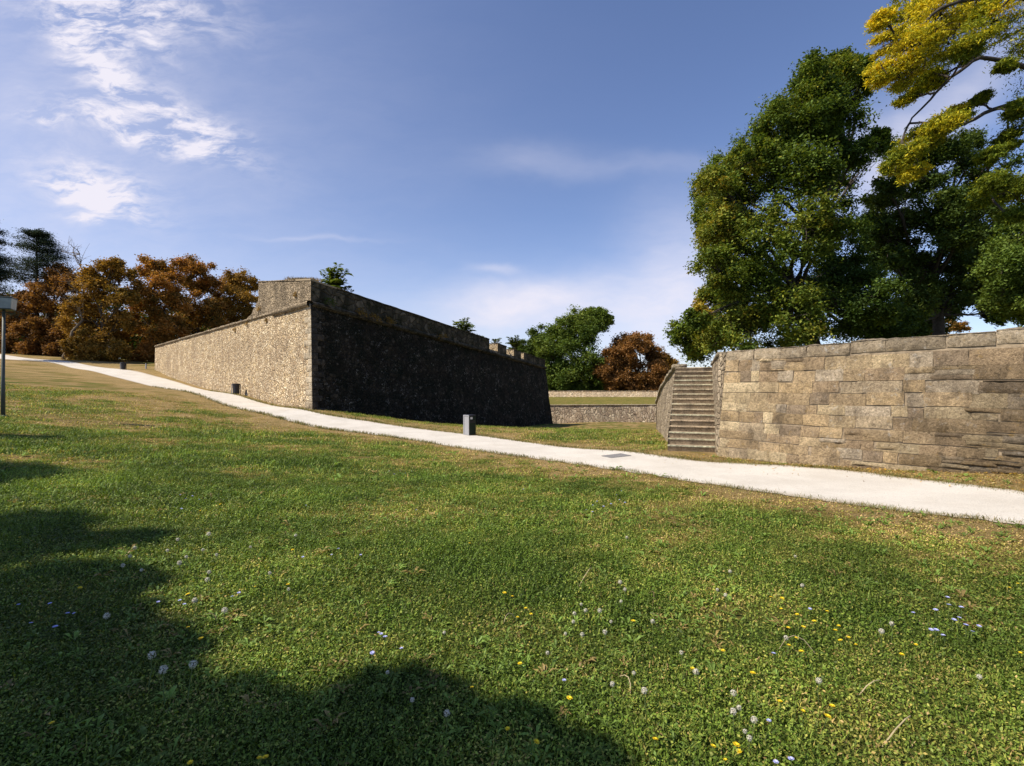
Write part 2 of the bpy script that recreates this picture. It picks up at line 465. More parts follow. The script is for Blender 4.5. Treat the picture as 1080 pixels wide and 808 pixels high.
def block_mat(name, gain=1.0, lichen=.5):
    """weathered cut stone; the tint of each block comes from its own colour"""
    m, T, b = mat(name); a = T.new('ShaderNodeVertexColor', layer_name='Col').outputs[0]
    pos = T.new('ShaderNodeNewGeometry').outputs['Position']
    n1 = T.noise(pos, 4.2, 9, .75); n2 = T.noise(pos, 21, 8, .8); n3 = T.noise(pos, 60, 4, .7); n4 = T.noise(T.mapping(pos, (1, 1, .35)), 2.2, 6, .65)
    big = T.noise(T.mapping(pos, (1, 1, .7)), .9, 6, .7)
    a = T.mix(T.ramp(big, [(.36, .5), (.5, .0)]), a, (.22, .165, .105))
    c = T.mix(1.0, a, T.ramp(n1, [(.3, .58 * gain), (.5, 1.0 * gain), (.72, 1.35 * gain)]), 'MULTIPLY')
    c = T.mix(1.0, c, T.ramp(n2, [(.32, .12), (.43, .8), (.55, 1.1), (.72, 1.7)]), 'MULTIPLY')
    c = T.mix(1.0, c, T.ramp(n3, [(.3, .7), (.7, 1.2)]), 'MULTIPLY')
    c = T.mix(T.math('MULTIPLY', T.ramp(n4, [(.52, 0), (.68, 1)]), .6), c, (.11, .085, .06))
    li = T.math('MULTIPLY', T.ramp(T.noise(pos, 7, 6, .75), [(.58, 0), (.66, 1)]), T.ramp(T.noise(pos, 1.1, 3, .6), [(.42, 0), (.6, 1)]))
    c = T.mix(T.math('MULTIPLY', T.ramp(T.noise(T.mapping(pos, loc=(3, 8, 2)), 5, 8, .8), [(.55, 0), (.66, 1)]), .65), c, (.075, .06, .045))
    c = T.mix(T.math('MULTIPLY', li, lichen), c, (.62, .59, .53))
    ye = T.math('MULTIPLY', T.ramp(T.noise(T.mapping(pos, loc=(7, 3, 1)), 6, 6, .75), [(.60, 0), (.68, 1)]), .45)
    c = T.mix(ye, c, (.42, .27, .08))
    T.put(b.inputs['Base Color'], c); b.inputs['Roughness'].default_value = .95; b.inputs['Specular IOR Level'].default_value = .1
    T.put(b.inputs['Normal'], T.bump(T.math('ADD', n2, T.math('MULTIPLY', n3, .5)), 1.0, .09))
    return m


MT = {}
MT['turf'] = ground_mat(); MT['gravel'] = path_mat()
tan = [(.40, .285, .17), (.60, .46, .29), (.68, .53, .33), (.74, .60, .40), (.62, .46, .25), (.50, .39, .26), (.80, .67, .46)]
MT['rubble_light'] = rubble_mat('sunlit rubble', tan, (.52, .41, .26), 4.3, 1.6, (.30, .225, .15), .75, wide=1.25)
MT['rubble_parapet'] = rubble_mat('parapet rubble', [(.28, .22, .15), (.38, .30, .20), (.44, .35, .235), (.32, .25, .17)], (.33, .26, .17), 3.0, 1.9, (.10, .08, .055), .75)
MT['rubble_dark'] = rubble_mat('shaded rubble', [(.028, .021, .014), (.052, .040, .026), (.034, .027, .018), (.085, .066, .044)], (.02, .018, .013), 3.4, 1.3, (.006, .006, .004), .7,  # shade of the right face put into near-black stone tones, plus some moss
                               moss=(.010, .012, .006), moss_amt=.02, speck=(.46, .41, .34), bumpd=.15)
MT['parapet_dark'] = rubble_mat('shaded parapet', [(.095, .078, .052), (.17, .135, .09), (.12, .098, .065), (.22, .18, .125)], (.12, .095, .065), 1.6, 1.2, (.02, .018, .012), .9,  # darker copy of the parapet rubble; the shaded side is in its colour
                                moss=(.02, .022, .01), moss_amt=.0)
MT['rubble_far'] = rubble_mat('far rubble', [(.36, .27, .19), (.54, .43, .31), (.64, .53, .38), (.42, .32, .22)], (.52, .43, .31), 2.6, .55, (.16, .13, .10), .6)
MT['rubble_wing'] = rubble_mat('wing rubble', [(.36, .28, .19), (.50, .40, .28), (.60, .49, .34), (.38, .30, .20)], (.50, .40, .27), 4.2, 1.3, (.11, .09, .06), .7)
MT['blocks'] = block_mat('weathered blocks', 1.18); MT['coping'] = block_mat('coping stone', 1.2, .85); MT['step'] = block_mat('step stone', 1.15, .25)
MT['mortar'] = simple('joint mortar', (.25, .195, .13), 1, 0, .5, 9)
MT['bark'] = simple('bark', (.055, .045, .036), .95, 0, .4, 8)
MT['bark_pale'] = simple('pale bark', (.16, .13, .095), .95, 0, .35, 8)
MT['leaf'] = leaf_mat('leaves', .32); MT['needle'] = leaf_mat('needles', .1); MT['grass'] = leaf_mat('grass blades', .30, .5, 1.0, .2)
MT['steel'] = simple('brushed steel', (.42, .42, .43), .45, .6, .12, 30)
MT['green_paint'] = simple('dark green paint', (.005, .016, .010), .55, 0, .2, 12)
MT['black_paint'] = simple('black paint', (.022, .021, .024), .5, 0, .3, 12)
MT['sticker'] = simple('white sticker', (.6, .6, .58), .6, 0, .1, 40)
MT['galv'] = simple('grey pole paint', (.075, .085, .075), .55, .2, .2, 15)
MT['glass'] = simple('frosted lamp glass', (.30, .33, .33), .35, 0, .15, 6)
MT['iron'] = simple('worn iron', (.22, .21, .20), .8, .3, .3, 30)
MT['clock'] = simple('dandelion down', (.56, .53, .43), .9, 0, .08, 60)
MT['stem'] = simple('flower stem', (.10, .14, .04), .8, 0, .3, 40)
MT['yellow'] = simple('yellow petals', (.80, .60, .02), .7, 0, .12, 60)
MT['blue'] = simple('blue petals', (.42, .44, .74), .7, 0, .15, 60)
MT['hub'] = simple('seed hub', (.16, .12, .06), .9, 0, .3, 60)
MT['soil'] = simple('dry soil', (.16, .12, .075), 1, 0, .3, 2)

# ------------------------------------------------------------------ the ground
def axis(lo, hi, mid0, mid1, fine, growth):
    a = list(np.arange(mid0, mid1, fine)); st = fine; x = mid1
    while x < hi: a.append(x); st *= growth; x += st
    a.append(hi); st = fine; x = mid0 - fine; pre = []
    while x > lo: pre.append(x); st *= growth; x -= st
    pre.append(lo); return np.array(pre[::-1] + a)


gxs = axis(-1500, 1500, -24, 16, .3, 1.035); gys = axis(-600, 2500, -2, 34, .3, 1.035)
GX, GY = np.meshgrid(gxs, gys); sh = GX.shape
xx = GX.ravel(); yy = GY.ravel(); rr = np.hypot(xx, yy)
xc = np.where(rr > 160, xx * 160 / rr, xx); yc = np.where(rr > 160, yy * 160 / rr, yy)
zz = terr(xc, yc)
idx = np.arange(xx.size).reshape(sh)
q = np.stack([idx[:-1, :-1], idx[:-1, 1:], idx[1:, 1:], idx[1:, :-1]], -1).reshape(-1, 4)
dr = dryness(xx, yy); colg = np.stack([dr, dr, dr], 1)
lawn = np_mesh('ground', np.stack([xx, yy, zz], 1), q, MT['turf'], col=colg, smooth=True); tag(lawn, kind='structure')

# path sheet
na = 17; vs = []; ed = []
s_len = np.concatenate([[0], np.cumsum(np.linalg.norm(np.diff(far_c[:, :2], axis=0), axis=1))])
for j in range(na):
    t = j / (na - 1)
    p = far_c[:, :2] * (1 - t) + near_c[:, :2] * t
    w = (near_c[:, :2] - far_c[:, :2]); w = w / np.linalg.norm(w, axis=1)[:, None]
    am = np.clip(1 - abs(t - .5) * 0, 0, 1)
    k = (1 if t > .5 else -1) * (abs(t - .5) * 2) ** 6
    rag = (fbm(s_len * 1.3, s_len * 0 + (3 if t > .5 else 9), 4, 4) - .5) * .36 + (fbm(s_len * 5, s_len * 0 + (3 if t > .5 else 9), 8, 2) - .5) * .10
    p = p + w * (k * rag)[:, None]
    z = terr(p[:, 0], p[:, 1]) + .012
    vs.append(np.column_stack([p, z])); ed.append(np.full(NS, max(0, (abs(t - .5) * 2 - .72) / .28) ** 1.5))
vs = np.concatenate(vs); ed = np.concatenate(ed)
idx = np.arange(na * NS).reshape(na, NS)
q = np.stack([idx[:-1, :-1], idx[:-1, 1:], idx[1:, 1:], idx[1:, :-1]], -1).reshape(-1, 4)[:, ::-1]
pth = np_mesh('path', vs, q, MT['gravel'], col=np.stack([ed] * 3, 1), smooth=True); tag(pth, kind='structure')


# ------------------------------------------------------------------ walls
def lerp(a, b, t): return np.asarray(a) * (1 - t) + np.asarray(b) * t


def grid_wall(name, base, top, mat_, parent=None, step=.15, amp=.03, seed=0, thick=0, topragged=0.0, vstep=None):
    """battered face between a base polyline and a top polyline (both lists of 3D points), uv in metres"""
    base = np.array(base, float); top = np.array(top, float)
    L = np.concatenate([[0], np.cumsum(np.linalg.norm(np.diff(top[:, :2], axis=0), axis=1))])
    nu = max(2, int(L[-1] / step)); us = np.linspace(0, L[-1], nu)
    B = np.stack([np.interp(us, L, base[:, k]) for k in range(3)], 1); Tt = np.stack([np.interp(us, L, top[:, k]) for k in range(3)], 1)
    H = np.max(Tt[:, 2] - B[:, 2]); nv = max(2, int(H / (vstep or step)))
    if topragged: Tt[:, 2] += (fbm(us * 1.1, us * 0, seed + 3, 4) - .5) * topragged
    d = Tt[-1] - Tt[0]; n = np.array([d[1], -d[0], 0]); n /= np.linalg.norm(n)
    vs = []; uv = []
    for j in range(nv + 1):
        t = j / nv; p = lerp(B, Tt, t)
        dis = (fbm(us * 2.2, p[:, 2] * 3.2, seed, 4) - .5) * amp * 2 + (fbm(us * .25, p[:, 2] * .3, seed + 5, 3) - .5) * amp * 3
        p = p + n[None] * dis[:, None]
        vs.append(p); uv.append(np.stack([us, p[:, 2]], 1))
    if thick:
        p = Tt - n[None] * thick; p[:, 2] += .02; vs.append(p); uv.append(np.stack([us, p[:, 2] + thick], 1))
        p = lerp(B, Tt, .0) - n[None] * thick; vs.append(p); uv.append(np.stack([us, p[:, 2]], 1))
    rows = len(vs); vs = np.concatenate(vs); uv = np.concatenate(uv)
    idx = np.arange(rows * nu).reshape(rows, nu)
    q = np.stack([idx[:-1, :-1], idx[:-1, 1:], idx[1:, 1:], idx[1:, :-1]], -1).reshape(-1, 4)
    return np_mesh(name, vs, q, mat_, parent, uv=uv)


def roll_band(name, pts, r, mat_, parent, out, seed=0, squash=.8, step=.25):
    """rounded string course following a line, bulging outwards"""
    pts = np.array(pts, float); L = np.concatenate([[0], np.cumsum(np.linalg.norm(np.diff(pts, axis=0), axis=1))])
    us = np.linspace(0, L[-1], max(3, int(L[-1] / step))); Pp = np.stack([np.interp(us, L, pts[:, k]) for k in range(3)], 1)
    n = 10; out = np.array(out, float); vs = []; uv = []
    for j in range(n):
        a = 2 * math.pi * j / n
        rr_ = r * (1 + (fbm(us * 1.5, us * 0 + j * .7, seed, 3) - .5) * .5)
        p = Pp + out[None] * (math.cos(a) * rr_)[:, None]; p[:, 2] += math.sin(a) * rr_ * squash
        vs.append(p); uv.append(np.stack([us, us * 0 + a * r], 1))
    m = len(us); vs = np.concatenate(vs); uv = np.concatenate(uv); q = []
    idx = np.arange(n * m).reshape(n, m)
    for j in range(n):
        a, b = idx[j], idx[(j + 1) % n]; q.append(np.stack([a[:-1], b[:-1], b[1:], a[1:]], 1))
    return np_mesh(name, vs, np.concatenate(q), mat_, parent, uv=uv, smooth=True)


# --- the bastion
C_T = P(327.8, 320, 33.3); L_T = P(164, 366, 62.6); R_T = P(575, 388, 68.6)
nL = np.array([C_T[1] - L_T[1], -(C_T[0] - L_T[0]), 0]); nL /= np.linalg.norm(nL)
if nL[1] > 0: nL = -nL
nD = np.array([R_T[1] - C_T[1], -(R_T[0] - C_T[0]), 0]); nD /= np.linalg.norm(nD)
nD = nD if nD[0] > 0 else -nD
dL = (L_T - C_T); dL[2] = 0; lenL = np.linalg.norm(dL); dL /= lenL
dD = (R_T - C_T); dD[2] = 0; lenD = np.linalg.norm(dD); dD /= lenD
bast = empty('bastion', (float(C_B[0]), float(C_B[1]), float(C_B[2])))
tag(bast, 'massive stone bastion with sunlit tan left face and dark shaded right face beyond the path', 'fortress bastion')


def under(p, dz=.8): q_ = np.array(p, float); q_[2] -= dz; return q_


def on_left(t, z=None):
    p = lerp(C_T, L_T, t / lenL)
    if z is not None: p[2] = z
    return p


zC = C_T[2]
kb = bpy.data.objects
parts = []
nseg = 24
bl = [under(lerp(C_B, L_B, k / nseg)) for k in range(nseg + 1)]; tl = [lerp(C_T, L_T, k / nseg) for k in range(nseg + 1)]
for k in range(nseg + 1): bl[k][2] = tz(bl[k][0], bl[k][1]) - .6
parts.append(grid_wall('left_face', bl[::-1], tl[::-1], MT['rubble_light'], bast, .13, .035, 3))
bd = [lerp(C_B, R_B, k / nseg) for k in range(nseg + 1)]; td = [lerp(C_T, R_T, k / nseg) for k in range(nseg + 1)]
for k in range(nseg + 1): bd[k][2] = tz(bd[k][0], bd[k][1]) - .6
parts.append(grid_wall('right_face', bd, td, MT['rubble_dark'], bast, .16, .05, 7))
# hidden flanks close the body
Rk = R_T + np.array([-16, 22, 0]); Rkb = R_B + np.array([-16, 22, -1]); Lk = L_T + np.array([20, 26, 0]); Lkb = L_B + np.array([19.5, 26, -1.5])
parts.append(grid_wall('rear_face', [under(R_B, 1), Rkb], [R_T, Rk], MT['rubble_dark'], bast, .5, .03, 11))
parts.append(grid_wall('rear_face', [Lkb, under(L_B, 1)], [Lk, L_T], MT['rubble_light'], bast, .5, .03, 12))
# top fill
mb = MB(); c0 = C_T + np.array([0, 0, -.25]); mb.add([c0, R_T - [0, 0, .25], Rk - [0, 0, .25], Lk - [0, 0, .25], L_T - [0, 0, .25]], [(0, 1, 2, 3, 4)])
parts.append(mb.build('top_fill', MT['soil'], bast))
# quoins on the salient corner
mb = MB(); rq = R0(5)
nq = 19; zq = C_B[2] - .3
vq = []; fq = []; cq = []


def stone_patch(vs_, fs_, cs_, fn, u0, u1, v0, v1, col, rough=.015, seed=0, nu=7, nv=5, prot=.02, edge=.02, wob=0):
    """one stone: a rough-faced patch on the surface fn(u,v)->(point, normal)"""
    b = len(vs_); nu = int(np.clip((u1 - u0) / .05, 5, 16)); nv = int(np.clip((v1 - v0) / .045, 4, 8))
    us, vv = np.meshgrid(np.linspace(0, 1, nu), np.linspace(0, 1, nv)); us = us.ravel(); vv = vv.ravel()
    e = np.minimum(np.minimum(us, 1 - us) * (u1 - u0), np.minimum(vv, 1 - vv) * (v1 - v0)); k = np.sin(np.clip(e / edge, 0, 1) * math.pi / 2)
    U = u0 + (u1 - u0) * us; V = v0 + (v1 - v0) * vv
    if wob: V = V + (fbm(U * .5, U * 0, 40, 3) - .5) * wob; U = U + (fbm(V * 9, U * 3, seed % 50, 2) - .5) * .03
    h = -edge * .32 * (1 - k) + prot * k + rough * (2 * fbm(U * 7, V * 9 + seed * .37, seed % 97, 4) - 1) * (.35 + .65 * k)
    for a in range(len(U)):
        p, n = fn(U[a], V[a]); vs_.append(p + n * h[a]); cs_.append(col)
    for j in range(nv - 1):
        for i in range(nu - 1):
            a = b + j * nu + i; fs_.append((a, a + 1, a + 1 + nu, a + nu))


def quoin_fn(side):
    def fn(U, V):
        t = (V - C_B[2]) / (C_T[2] - C_B[2]); c = lerp(C_B, C_T, t); c[2] = V
        if side < 0: return c + dL * U + nL * .01, nL
        return c + dD * U + nD * .01, nD
    return fn


zq = C_B[2] - .3; k = 0
while zq < C_T[2] - .1:
    h = rq.uniform(.36, .46)
    for side in (-1, 1):
        ln = (rq.uniform(.75, 1.1) if (k + (side > 0)) % 2 else rq.uniform(.4, .55))
        tone = rq.uniform(.8, 1.1); col = np.array([.50, .42, .30]) * tone if side < 0 else np.array([.05, .043, .034]) * tone  # right-hand stones coloured near-black to carry the shade of that face
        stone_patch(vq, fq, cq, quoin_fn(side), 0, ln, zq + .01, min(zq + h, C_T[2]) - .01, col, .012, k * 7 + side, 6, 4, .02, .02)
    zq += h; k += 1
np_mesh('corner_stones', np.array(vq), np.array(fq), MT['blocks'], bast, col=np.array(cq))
# string course: thick near the corner, then a thin coping along the left face
t_par = 9.0
cz = np.array([0, 0, .0])
roll_band('string_course', [C_T + nL * .02 + cz, on_left(5.9) + nL * .02], .27, MT['rubble_parapet'], bast, nL, 1)
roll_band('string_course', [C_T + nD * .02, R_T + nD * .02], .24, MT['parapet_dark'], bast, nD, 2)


def strip_box(name, pts, out, w_out, w_in, h, mat_, parent, step=.5, seed=0, amp=.02):
    """rectangular band along a polyline (uv in metres) with slightly uneven stones"""
    pts = np.array(pts, float); L = np.concatenate([[0], np.cumsum(np.linalg.norm(np.diff(pts, axis=0), axis=1))])
    us = np.linspace(0, L[-1], max(2, int(L[-1] / step) + 1)); Pp = np.stack([np.interp(us, L, pts[:, k]) for k in range(3)], 1)
    out = np.array(out, float); rings = []
    j1 = (vnoise(us / step * .99, us * 0, seed) - .5) * amp * 2
    for o, z in ((w_out, 0), (w_out, h), (-w_in, h), (-w_in, 0)):
        p = Pp + out[None] * (o + j1)[:, None]; p[:, 2] += z + (j1 * .8 if z else 0); rings.append(p)
    m = len(us); vs = np.concatenate(rings); uvv = np.concatenate([np.stack([us, us * 0 + c_], 1) for c_ in (0, h, h + w_in + w_out, h + w_in + w_out + h)])
    idx = np.arange(4 * m).reshape(4, m); q = []
    for j in range(4):
        a, b = idx[j], idx[(j + 1) % 4]; q.append(np.stack([a[:-1], a[1:], b[1:], b[:-1]], 1))
    q.append(np.array([[idx[0][0], idx[1][0], idx[2][0], idx[3][0]], [idx[3][-1], idx[2][-1], idx[1][-1], idx[0][-1]]]))
    cc = np.array([[.36, .30, .21]]) * (.75 + .5 * vnoise(vs[:, 0] * 1.7 + vs[:, 1] * 1.9, vs[:, 2] * 0, seed + 9))[:, None]
    return np_mesh(name, vs, np.concatenate(q), mat_, parent, uv=uvv, col=cc)


strip_box('coping', [on_left(5.9) + [0, 0, -.02], L_T + [0, 0, -.02]], nL, .14, .5, .17, MT['rubble_parapet'], bast, .6, 3)
# parapet above the string course
CPz = 1.52
pl0 = C_T - nL * .0 + [0, 0, .1]
TC = 2.2


def hL(t): return CPz + (2.80 - CPz) * t / 9.0


grid_wall('parapet', [on_left(TC) + [0, 0, .1], on_left(0) + [0, 0, .1]], [on_left(TC) + [0, 0, hL(TC)], on_left(0) + [0, 0, CPz]], MT['rubble_parapet'], bast, .13, .015, 20)
prof = [(TC, hL(TC)), (4.2, hL(4.2)), (t_par, hL(t_par))]
bs = [on_left(t) + [0, 0, .1] for t, h in prof]; tp = [on_left(t) + [0, 0, h] for t, h in prof]
grid_wall('parapet', [b for b in bs][::-1], [t for t in tp][::-1], MT['rubble_parapet'], bast, .13, .03, 21, thick=1.4, topragged=.05)
pf = [(t_par, 1.35), (t_par + .4, 1.2), (t_par + .7, .85), (t_par + 1.3, .6), (t_par + 1.9, .3), (t_par + 2.4, .2)]
grid_wall('parapet', [on_left(t) + [0, 0, .1] for t, h in pf][::-1], [on_left(t) + [0, 0, h] for t, h in pf][::-1], MT['rubble_parapet'], bast, .12, .04, 22, thick=1.2, topragged=.35)
e0 = on_left(t_par); inn = -nL * 1.4
grid_wall('parapet', [e0 + inn + [0, 0, .1], e0 + [0, 0, .1]], [e0 + inn + [0, 0, hL(t_par)], e0 + [0, 0, hL(t_par)]], MT['rubble_parapet'], bast, .15, .02, 23)
strip_box('parapet_capping', [on_left(TC) + [0, 0, hL(TC) - .03], on_left(t_par) + [0, 0, hL(t_par) - .03]], nL, .05, 1.4, .09, MT['rubble_parapet'], bast, .5, 5)


def on_right_px(px, off=0):
    k = (px - 540) / FP; a = C_T; b = R_T - C_T
    t = (k * a[1] - a[0]) / (b[0] - k * b[1]); return a + b * t


def par_h(px): return np.interp(px, [328, 517, 575], [CPz, 13.2 / FP * 57, 8.6 / FP * 68])


def dark_parapet(p0, p1, seed, drop=0.0):
    n_ = max(2, int((p1 - p0) / 8) + 1); pxs = np.linspace(p0, p1, n_)
    b_ = [on_right_px(x) + [0, 0, .1] for x in pxs]; t_ = [on_right_px(x) + [0, 0, par_h(x) - drop] for x in pxs]
    grid_wall('parapet', b_, t_, MT['parapet_dark'], bast, .18, .03, seed, thick=1.3)
    for e, s_ in ((0, 1), (-1, -1)):
        a = b_[e]; c = t_[e]; i_ = -nD * 1.3
        pr = [(a + i_, a), (c + i_, c)] if s_ > 0 else [(a, a + i_), (c, c + i_)]
        grid_wall('embrasure_cheek', pr[0], pr[1], MT['rubble_light'] if px_gap(pxs[e]) else MT['parapet_dark'], bast, .2, .02, seed + 50)  # gap cheeks use the pale sunlit rubble: their sunlight is in the colour
    strip_box('parapet_capping', [c + [0, 0, -.03] for c in t_], nD, .06, 1.3, .1, MT['parapet_dark'], bast, .7, seed)


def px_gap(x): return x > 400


pxT = 540 + (C_T + dD * TC)[0] / (C_T + dD * TC)[1] * FP
a_ = C_T; b_ = on_right_px(pxT)
grid_wall('parapet', [a_ + [0, 0, .1], b_ + [0, 0, .1]], [a_ + [0, 0, CPz], b_ + [0, 0, par_h(pxT)]], MT['parapet_dark'], bast, .18, .015, 30)
mb = MB(); l_ = on_left(TC); ovl = nL * .05; ovd = nD * .05; cc_ = a_ + (nL + nD) * .06
pts_ = [cc_, b_ + ovd, b_ - nD * 1.3, a_ + dL * 2.0 + dD * 2.0, l_ - nL * 1.4, l_ + ovl]; lo = [CPz - .03, par_h(pxT) - .03, par_h(pxT) - .03, CPz + .1, hL(TC) - .03, hL(TC) - .03]
vv_ = [[p[0], p[1], q_[2] + h] for p, q_, h in zip(pts_, [a_, b_, b_, a_, l_, l_], lo)]; vv_ += [[v[0], v[1], v[2] + .1] for v in vv_]
mb.add(vv_, [(5, 4, 3, 2, 1, 0), (6, 7, 8, 9, 10, 11)] + [(i, (i + 1) % 6, (i + 1) % 6 + 6, i + 6) for i in range(6)])
mb.build('parapet_capping', MT['rubble_parapet'], bast)
dark_parapet(pxT, 516, 31); dark_parapet(525, 534, 32, .12); dark_parapet(542, 549.5, 33, .12); dark_parapet(552.5, 575, 34, .1)
for a, b in ((516, 525), (534, 542), (549.5, 552.5)):
    strip_box('embrasure_sill', [on_right_px(a) + [0, 0, .1], on_right_px(b) + [0, 0, .1]], nD, -.02, 1.3, .28, MT['rubble_parapet'], bast, .6, 77)

# --- far moat walls
fw = empty('moat_wall', P(640, 446, 84)); tag(fw, 'low brown rubble wall with pale top closing the far end of the ditch', 'retaining wall')
fb = [P(540, 446.5, 84.5), P(640, 446.3, 84), P(735, 446, 83)]; ft = [P(540, 428, 84.8), P(640, 427.6, 84.3), P(735, 427.4, 83.3)]
grid_wall('wall_face', [under(b, .8) for b in fb], ft, MT['rubble_far'], fw, .25, .05, 41)
strip_box('coping', ft, (0, -1, 0), .1, .6, .16, MT['coping'], fw, .9, 42, .04)
fw2 = empty('terrace_wall', P(640, 417, 96)); tag(fw2, 'long pale low wall along the grass terrace below the brown tree', 'low wall')
ub = [P(500, 417.4, 94.2), P(760, 417.4, 94.2)]; ut = [P(500, 412.9, 96.1), P(760, 412.9, 96.1)]
grid_wall('wall_face', [under(b, .4) for b in ub], ut, MT['rubble_light'], fw2, .3, .03, 44)
strip_box('coping', ut, (0, -1, 0), .08, .6, .12, MT['rubble_light'], fw2, .9, 45, .03)
# grass terrace between and the ground beyond
vt = []; nx = 60
for j, (py, d) in enumerate([(427.4, 84.8), (423, 89), (417.6, 96.0)]):
    for i in range(nx):
        p = P(470 + i * 5.2, py, d); vt.append(p)
for j, d in enumerate([96.6, 130, 400]):
    for i in range(nx):
        p = P(470 + i * 5.2, 414.6, 96); p[1] = d; p[0] *= d / 96; p[2] += (0, .3, 1)[j]; vt.append(p)
idx = np.arange(6 * nx).reshape(6, nx); q = np.stack([idx[:-1, :-1], idx[:-1, 1:], idx[1:, 1:], idx[1:, :-1]], -1).reshape(-1, 4)
vt = np.array(vt); dd = np.full(len(vt), .62)
tag(np_mesh('grass_terrace', vt, q, MT['turf'], col=np.stack([dd] * 3, 1)), kind='structure')

# --- right hand block wall
W1B = P(756.5, 482.5, 13.2); W1T = P(766, 370, 13.45); W2B = P(1080, 501, 8.77); W2T = P(1080, 345.5, 9.0)
k_ext = 2.2
W3B = lerp(W1B, W2B, k_ext); W3T = lerp(W1T, W2T, k_ext); W3T[2] = W2T[2] + .02
WT = [W1T, W2T, W3T]; WB = [W1B, W2B, W3B]
segL = np.linalg.norm((W2T - W1T)[:2]); totL = segL * k_ext
dW = (W2T - W1T) / 1.0; dW[2] = 0; dW /= np.linalg.norm(dW); nW = np.array([dW[1], -dW[0], 0]);
if nW[0] > 0: nW = -nW


def wall_fn(U, V):
    t = U / segL
    b = lerp(W1B, W2B, t); tp_ = lerp(W1T, W2T, t); tp_[2] = np.interp(t, [0, 1, 3], [W1T[2], W2T[2], W2T[2] + .03])
    k = (V - b[2]) / (tp_[2] - b[2]); p = lerp(b, tp_, k); p[2] = V
    return p, nW


rw = empty('ashlar_wall', W1B); tag(rw, 'weathered block retaining wall on the right of the stairs with lichened coping', 'stone wall')
pal = [(.46, .34, .20), (.52, .395, .235), (.41, .30, .18), (.58, .45, .27), (.37, .27, .165), (.44, .345, .225), (.62, .49, .30), (.33, .25, .165), (.49, .36, .205), (.48, .39, .275), (.44, .32, .18)]
rs = R0(12); vq = []; fq = []; cq = []
courses = [.27, .30, .27, .25, .27, .22, .26, .24, .20, .22, .25, .3, .3]
zt = W1T[2] - .26; sd = 0
for ci, ch in enumerate(courses[1:]):
    u = -0.02 - rs.uniform(0, .05)
    while u < totL:
        rub = np.clip((u - 2.6 + ci * .12 - 1.0) / 2.0, 0, 1) * (ci >= 1)   # the near end is thin irregular slabs
        dark = 1 - .45 * rub
        if rs.rand() < rub * .9 or rs.rand() < .16:
            ln = rs.uniform(.18, .6); n_ = rs.choice([1, 1, 2, 2, 3]); hs = rs.dirichlet([2.5] * n_) * ch; zz0 = zt
            for h in hs:
                col = np.array(pal[rs.randint(len(pal))]) * rs.uniform(.7, 1.0) * dark
                a = u + rs.uniform(-.06, .06); l2 = ln * rs.uniform(1.0, 1.12) + .05
                stone_patch(vq, fq, cq, wall_fn, max(a, 0), max(a, 0) + l2 - .012, zz0 - h + .004, zz0 - .003 + rs.uniform(-.01, .01), col, .036, sd, prot=rs.uniform(-.005, .035), edge=.025, wob=.09)
                zz0 -= h; sd += 1
        else:
            ln = rs.uniform(.26, .85) * rs.choice([.7, 1, 1.15]); col = np.array(pal[rs.randint(len(pal))]) * rs.uniform(.80, 1.10) * (1 - .22 * rub)
            j = rs.uniform(-.02, .02)
            stone_patch(vq, fq, cq, wall_fn, max(u, 0), u + ln - .006, zt - ch + .003 + j, zt - .003 + j, col, .02, sd, prot=rs.uniform(.0, .012), edge=.014, wob=.05); sd += 1
        u += ln
    zt -= ch
np_mesh('stone_blocks', np.array(vq), np.array(fq), MT['blocks'], rw, col=np.array(cq))
# coping course
vq = []; fq = []; cq = []
u = 0
while u < totL:
    ln = rs.uniform(.55, 1.0); col = np.array([.40, .325, .225]) * rs.uniform(.7, 1.3)
    zt_ = np.interp(u / segL, [0, 1, 3], [W1T[2], W2T[2], W2T[2] + .03]) + rs.uniform(-.012, .012)
    stone_patch(vq, fq, cq, wall_fn, u, u + ln - .01, zt_ - .265, zt_ - .004, col, .05, sd, prot=.025, edge=.02, wob=.05)
    # top faces of the coping
    b = len(vq)
    for jj, w_ in enumerate([-.02, .12, .28, .45, .47]):
        for ii in range(8):
            U = u + (ln - .01) * ii / 7; p, n = wall_fn(U, zt_)
            zoff = -.02 if jj == 0 else (-.2 if jj == 4 else .09 * (float(fbm([U * 5], [w_ * 9], sd, 3)[0]) - .5))
            e = -.012 if ii in (0, 7) else 0
            vq.append(p - n * w_ + np.array([0, 0, zoff + e])); cq.append(col)
    for jj in range(4):
        for ii in range(7):
            a = b + jj * 8 + ii; fq.append((a, a + 1, a + 9, a + 8))
    sd += 1; u += ln
np_mesh('coping', np.array(vq), np.array(fq), MT['coping'], rw, col=np.array(cq))
# mortar bed behind the stones
mbk = [under(wall_fn(u_, W1B[2] - .5)[0] - nW * .02, 0) for u_ in (0, totL)]; mtp = [wall_fn(u_, W1T[2] - .06)[0] - nW * .02 for u_ in (0, totL)]
grid_wall('mortar_bed', mbk, mtp, MT['mortar'], rw, .2, .006, 60)

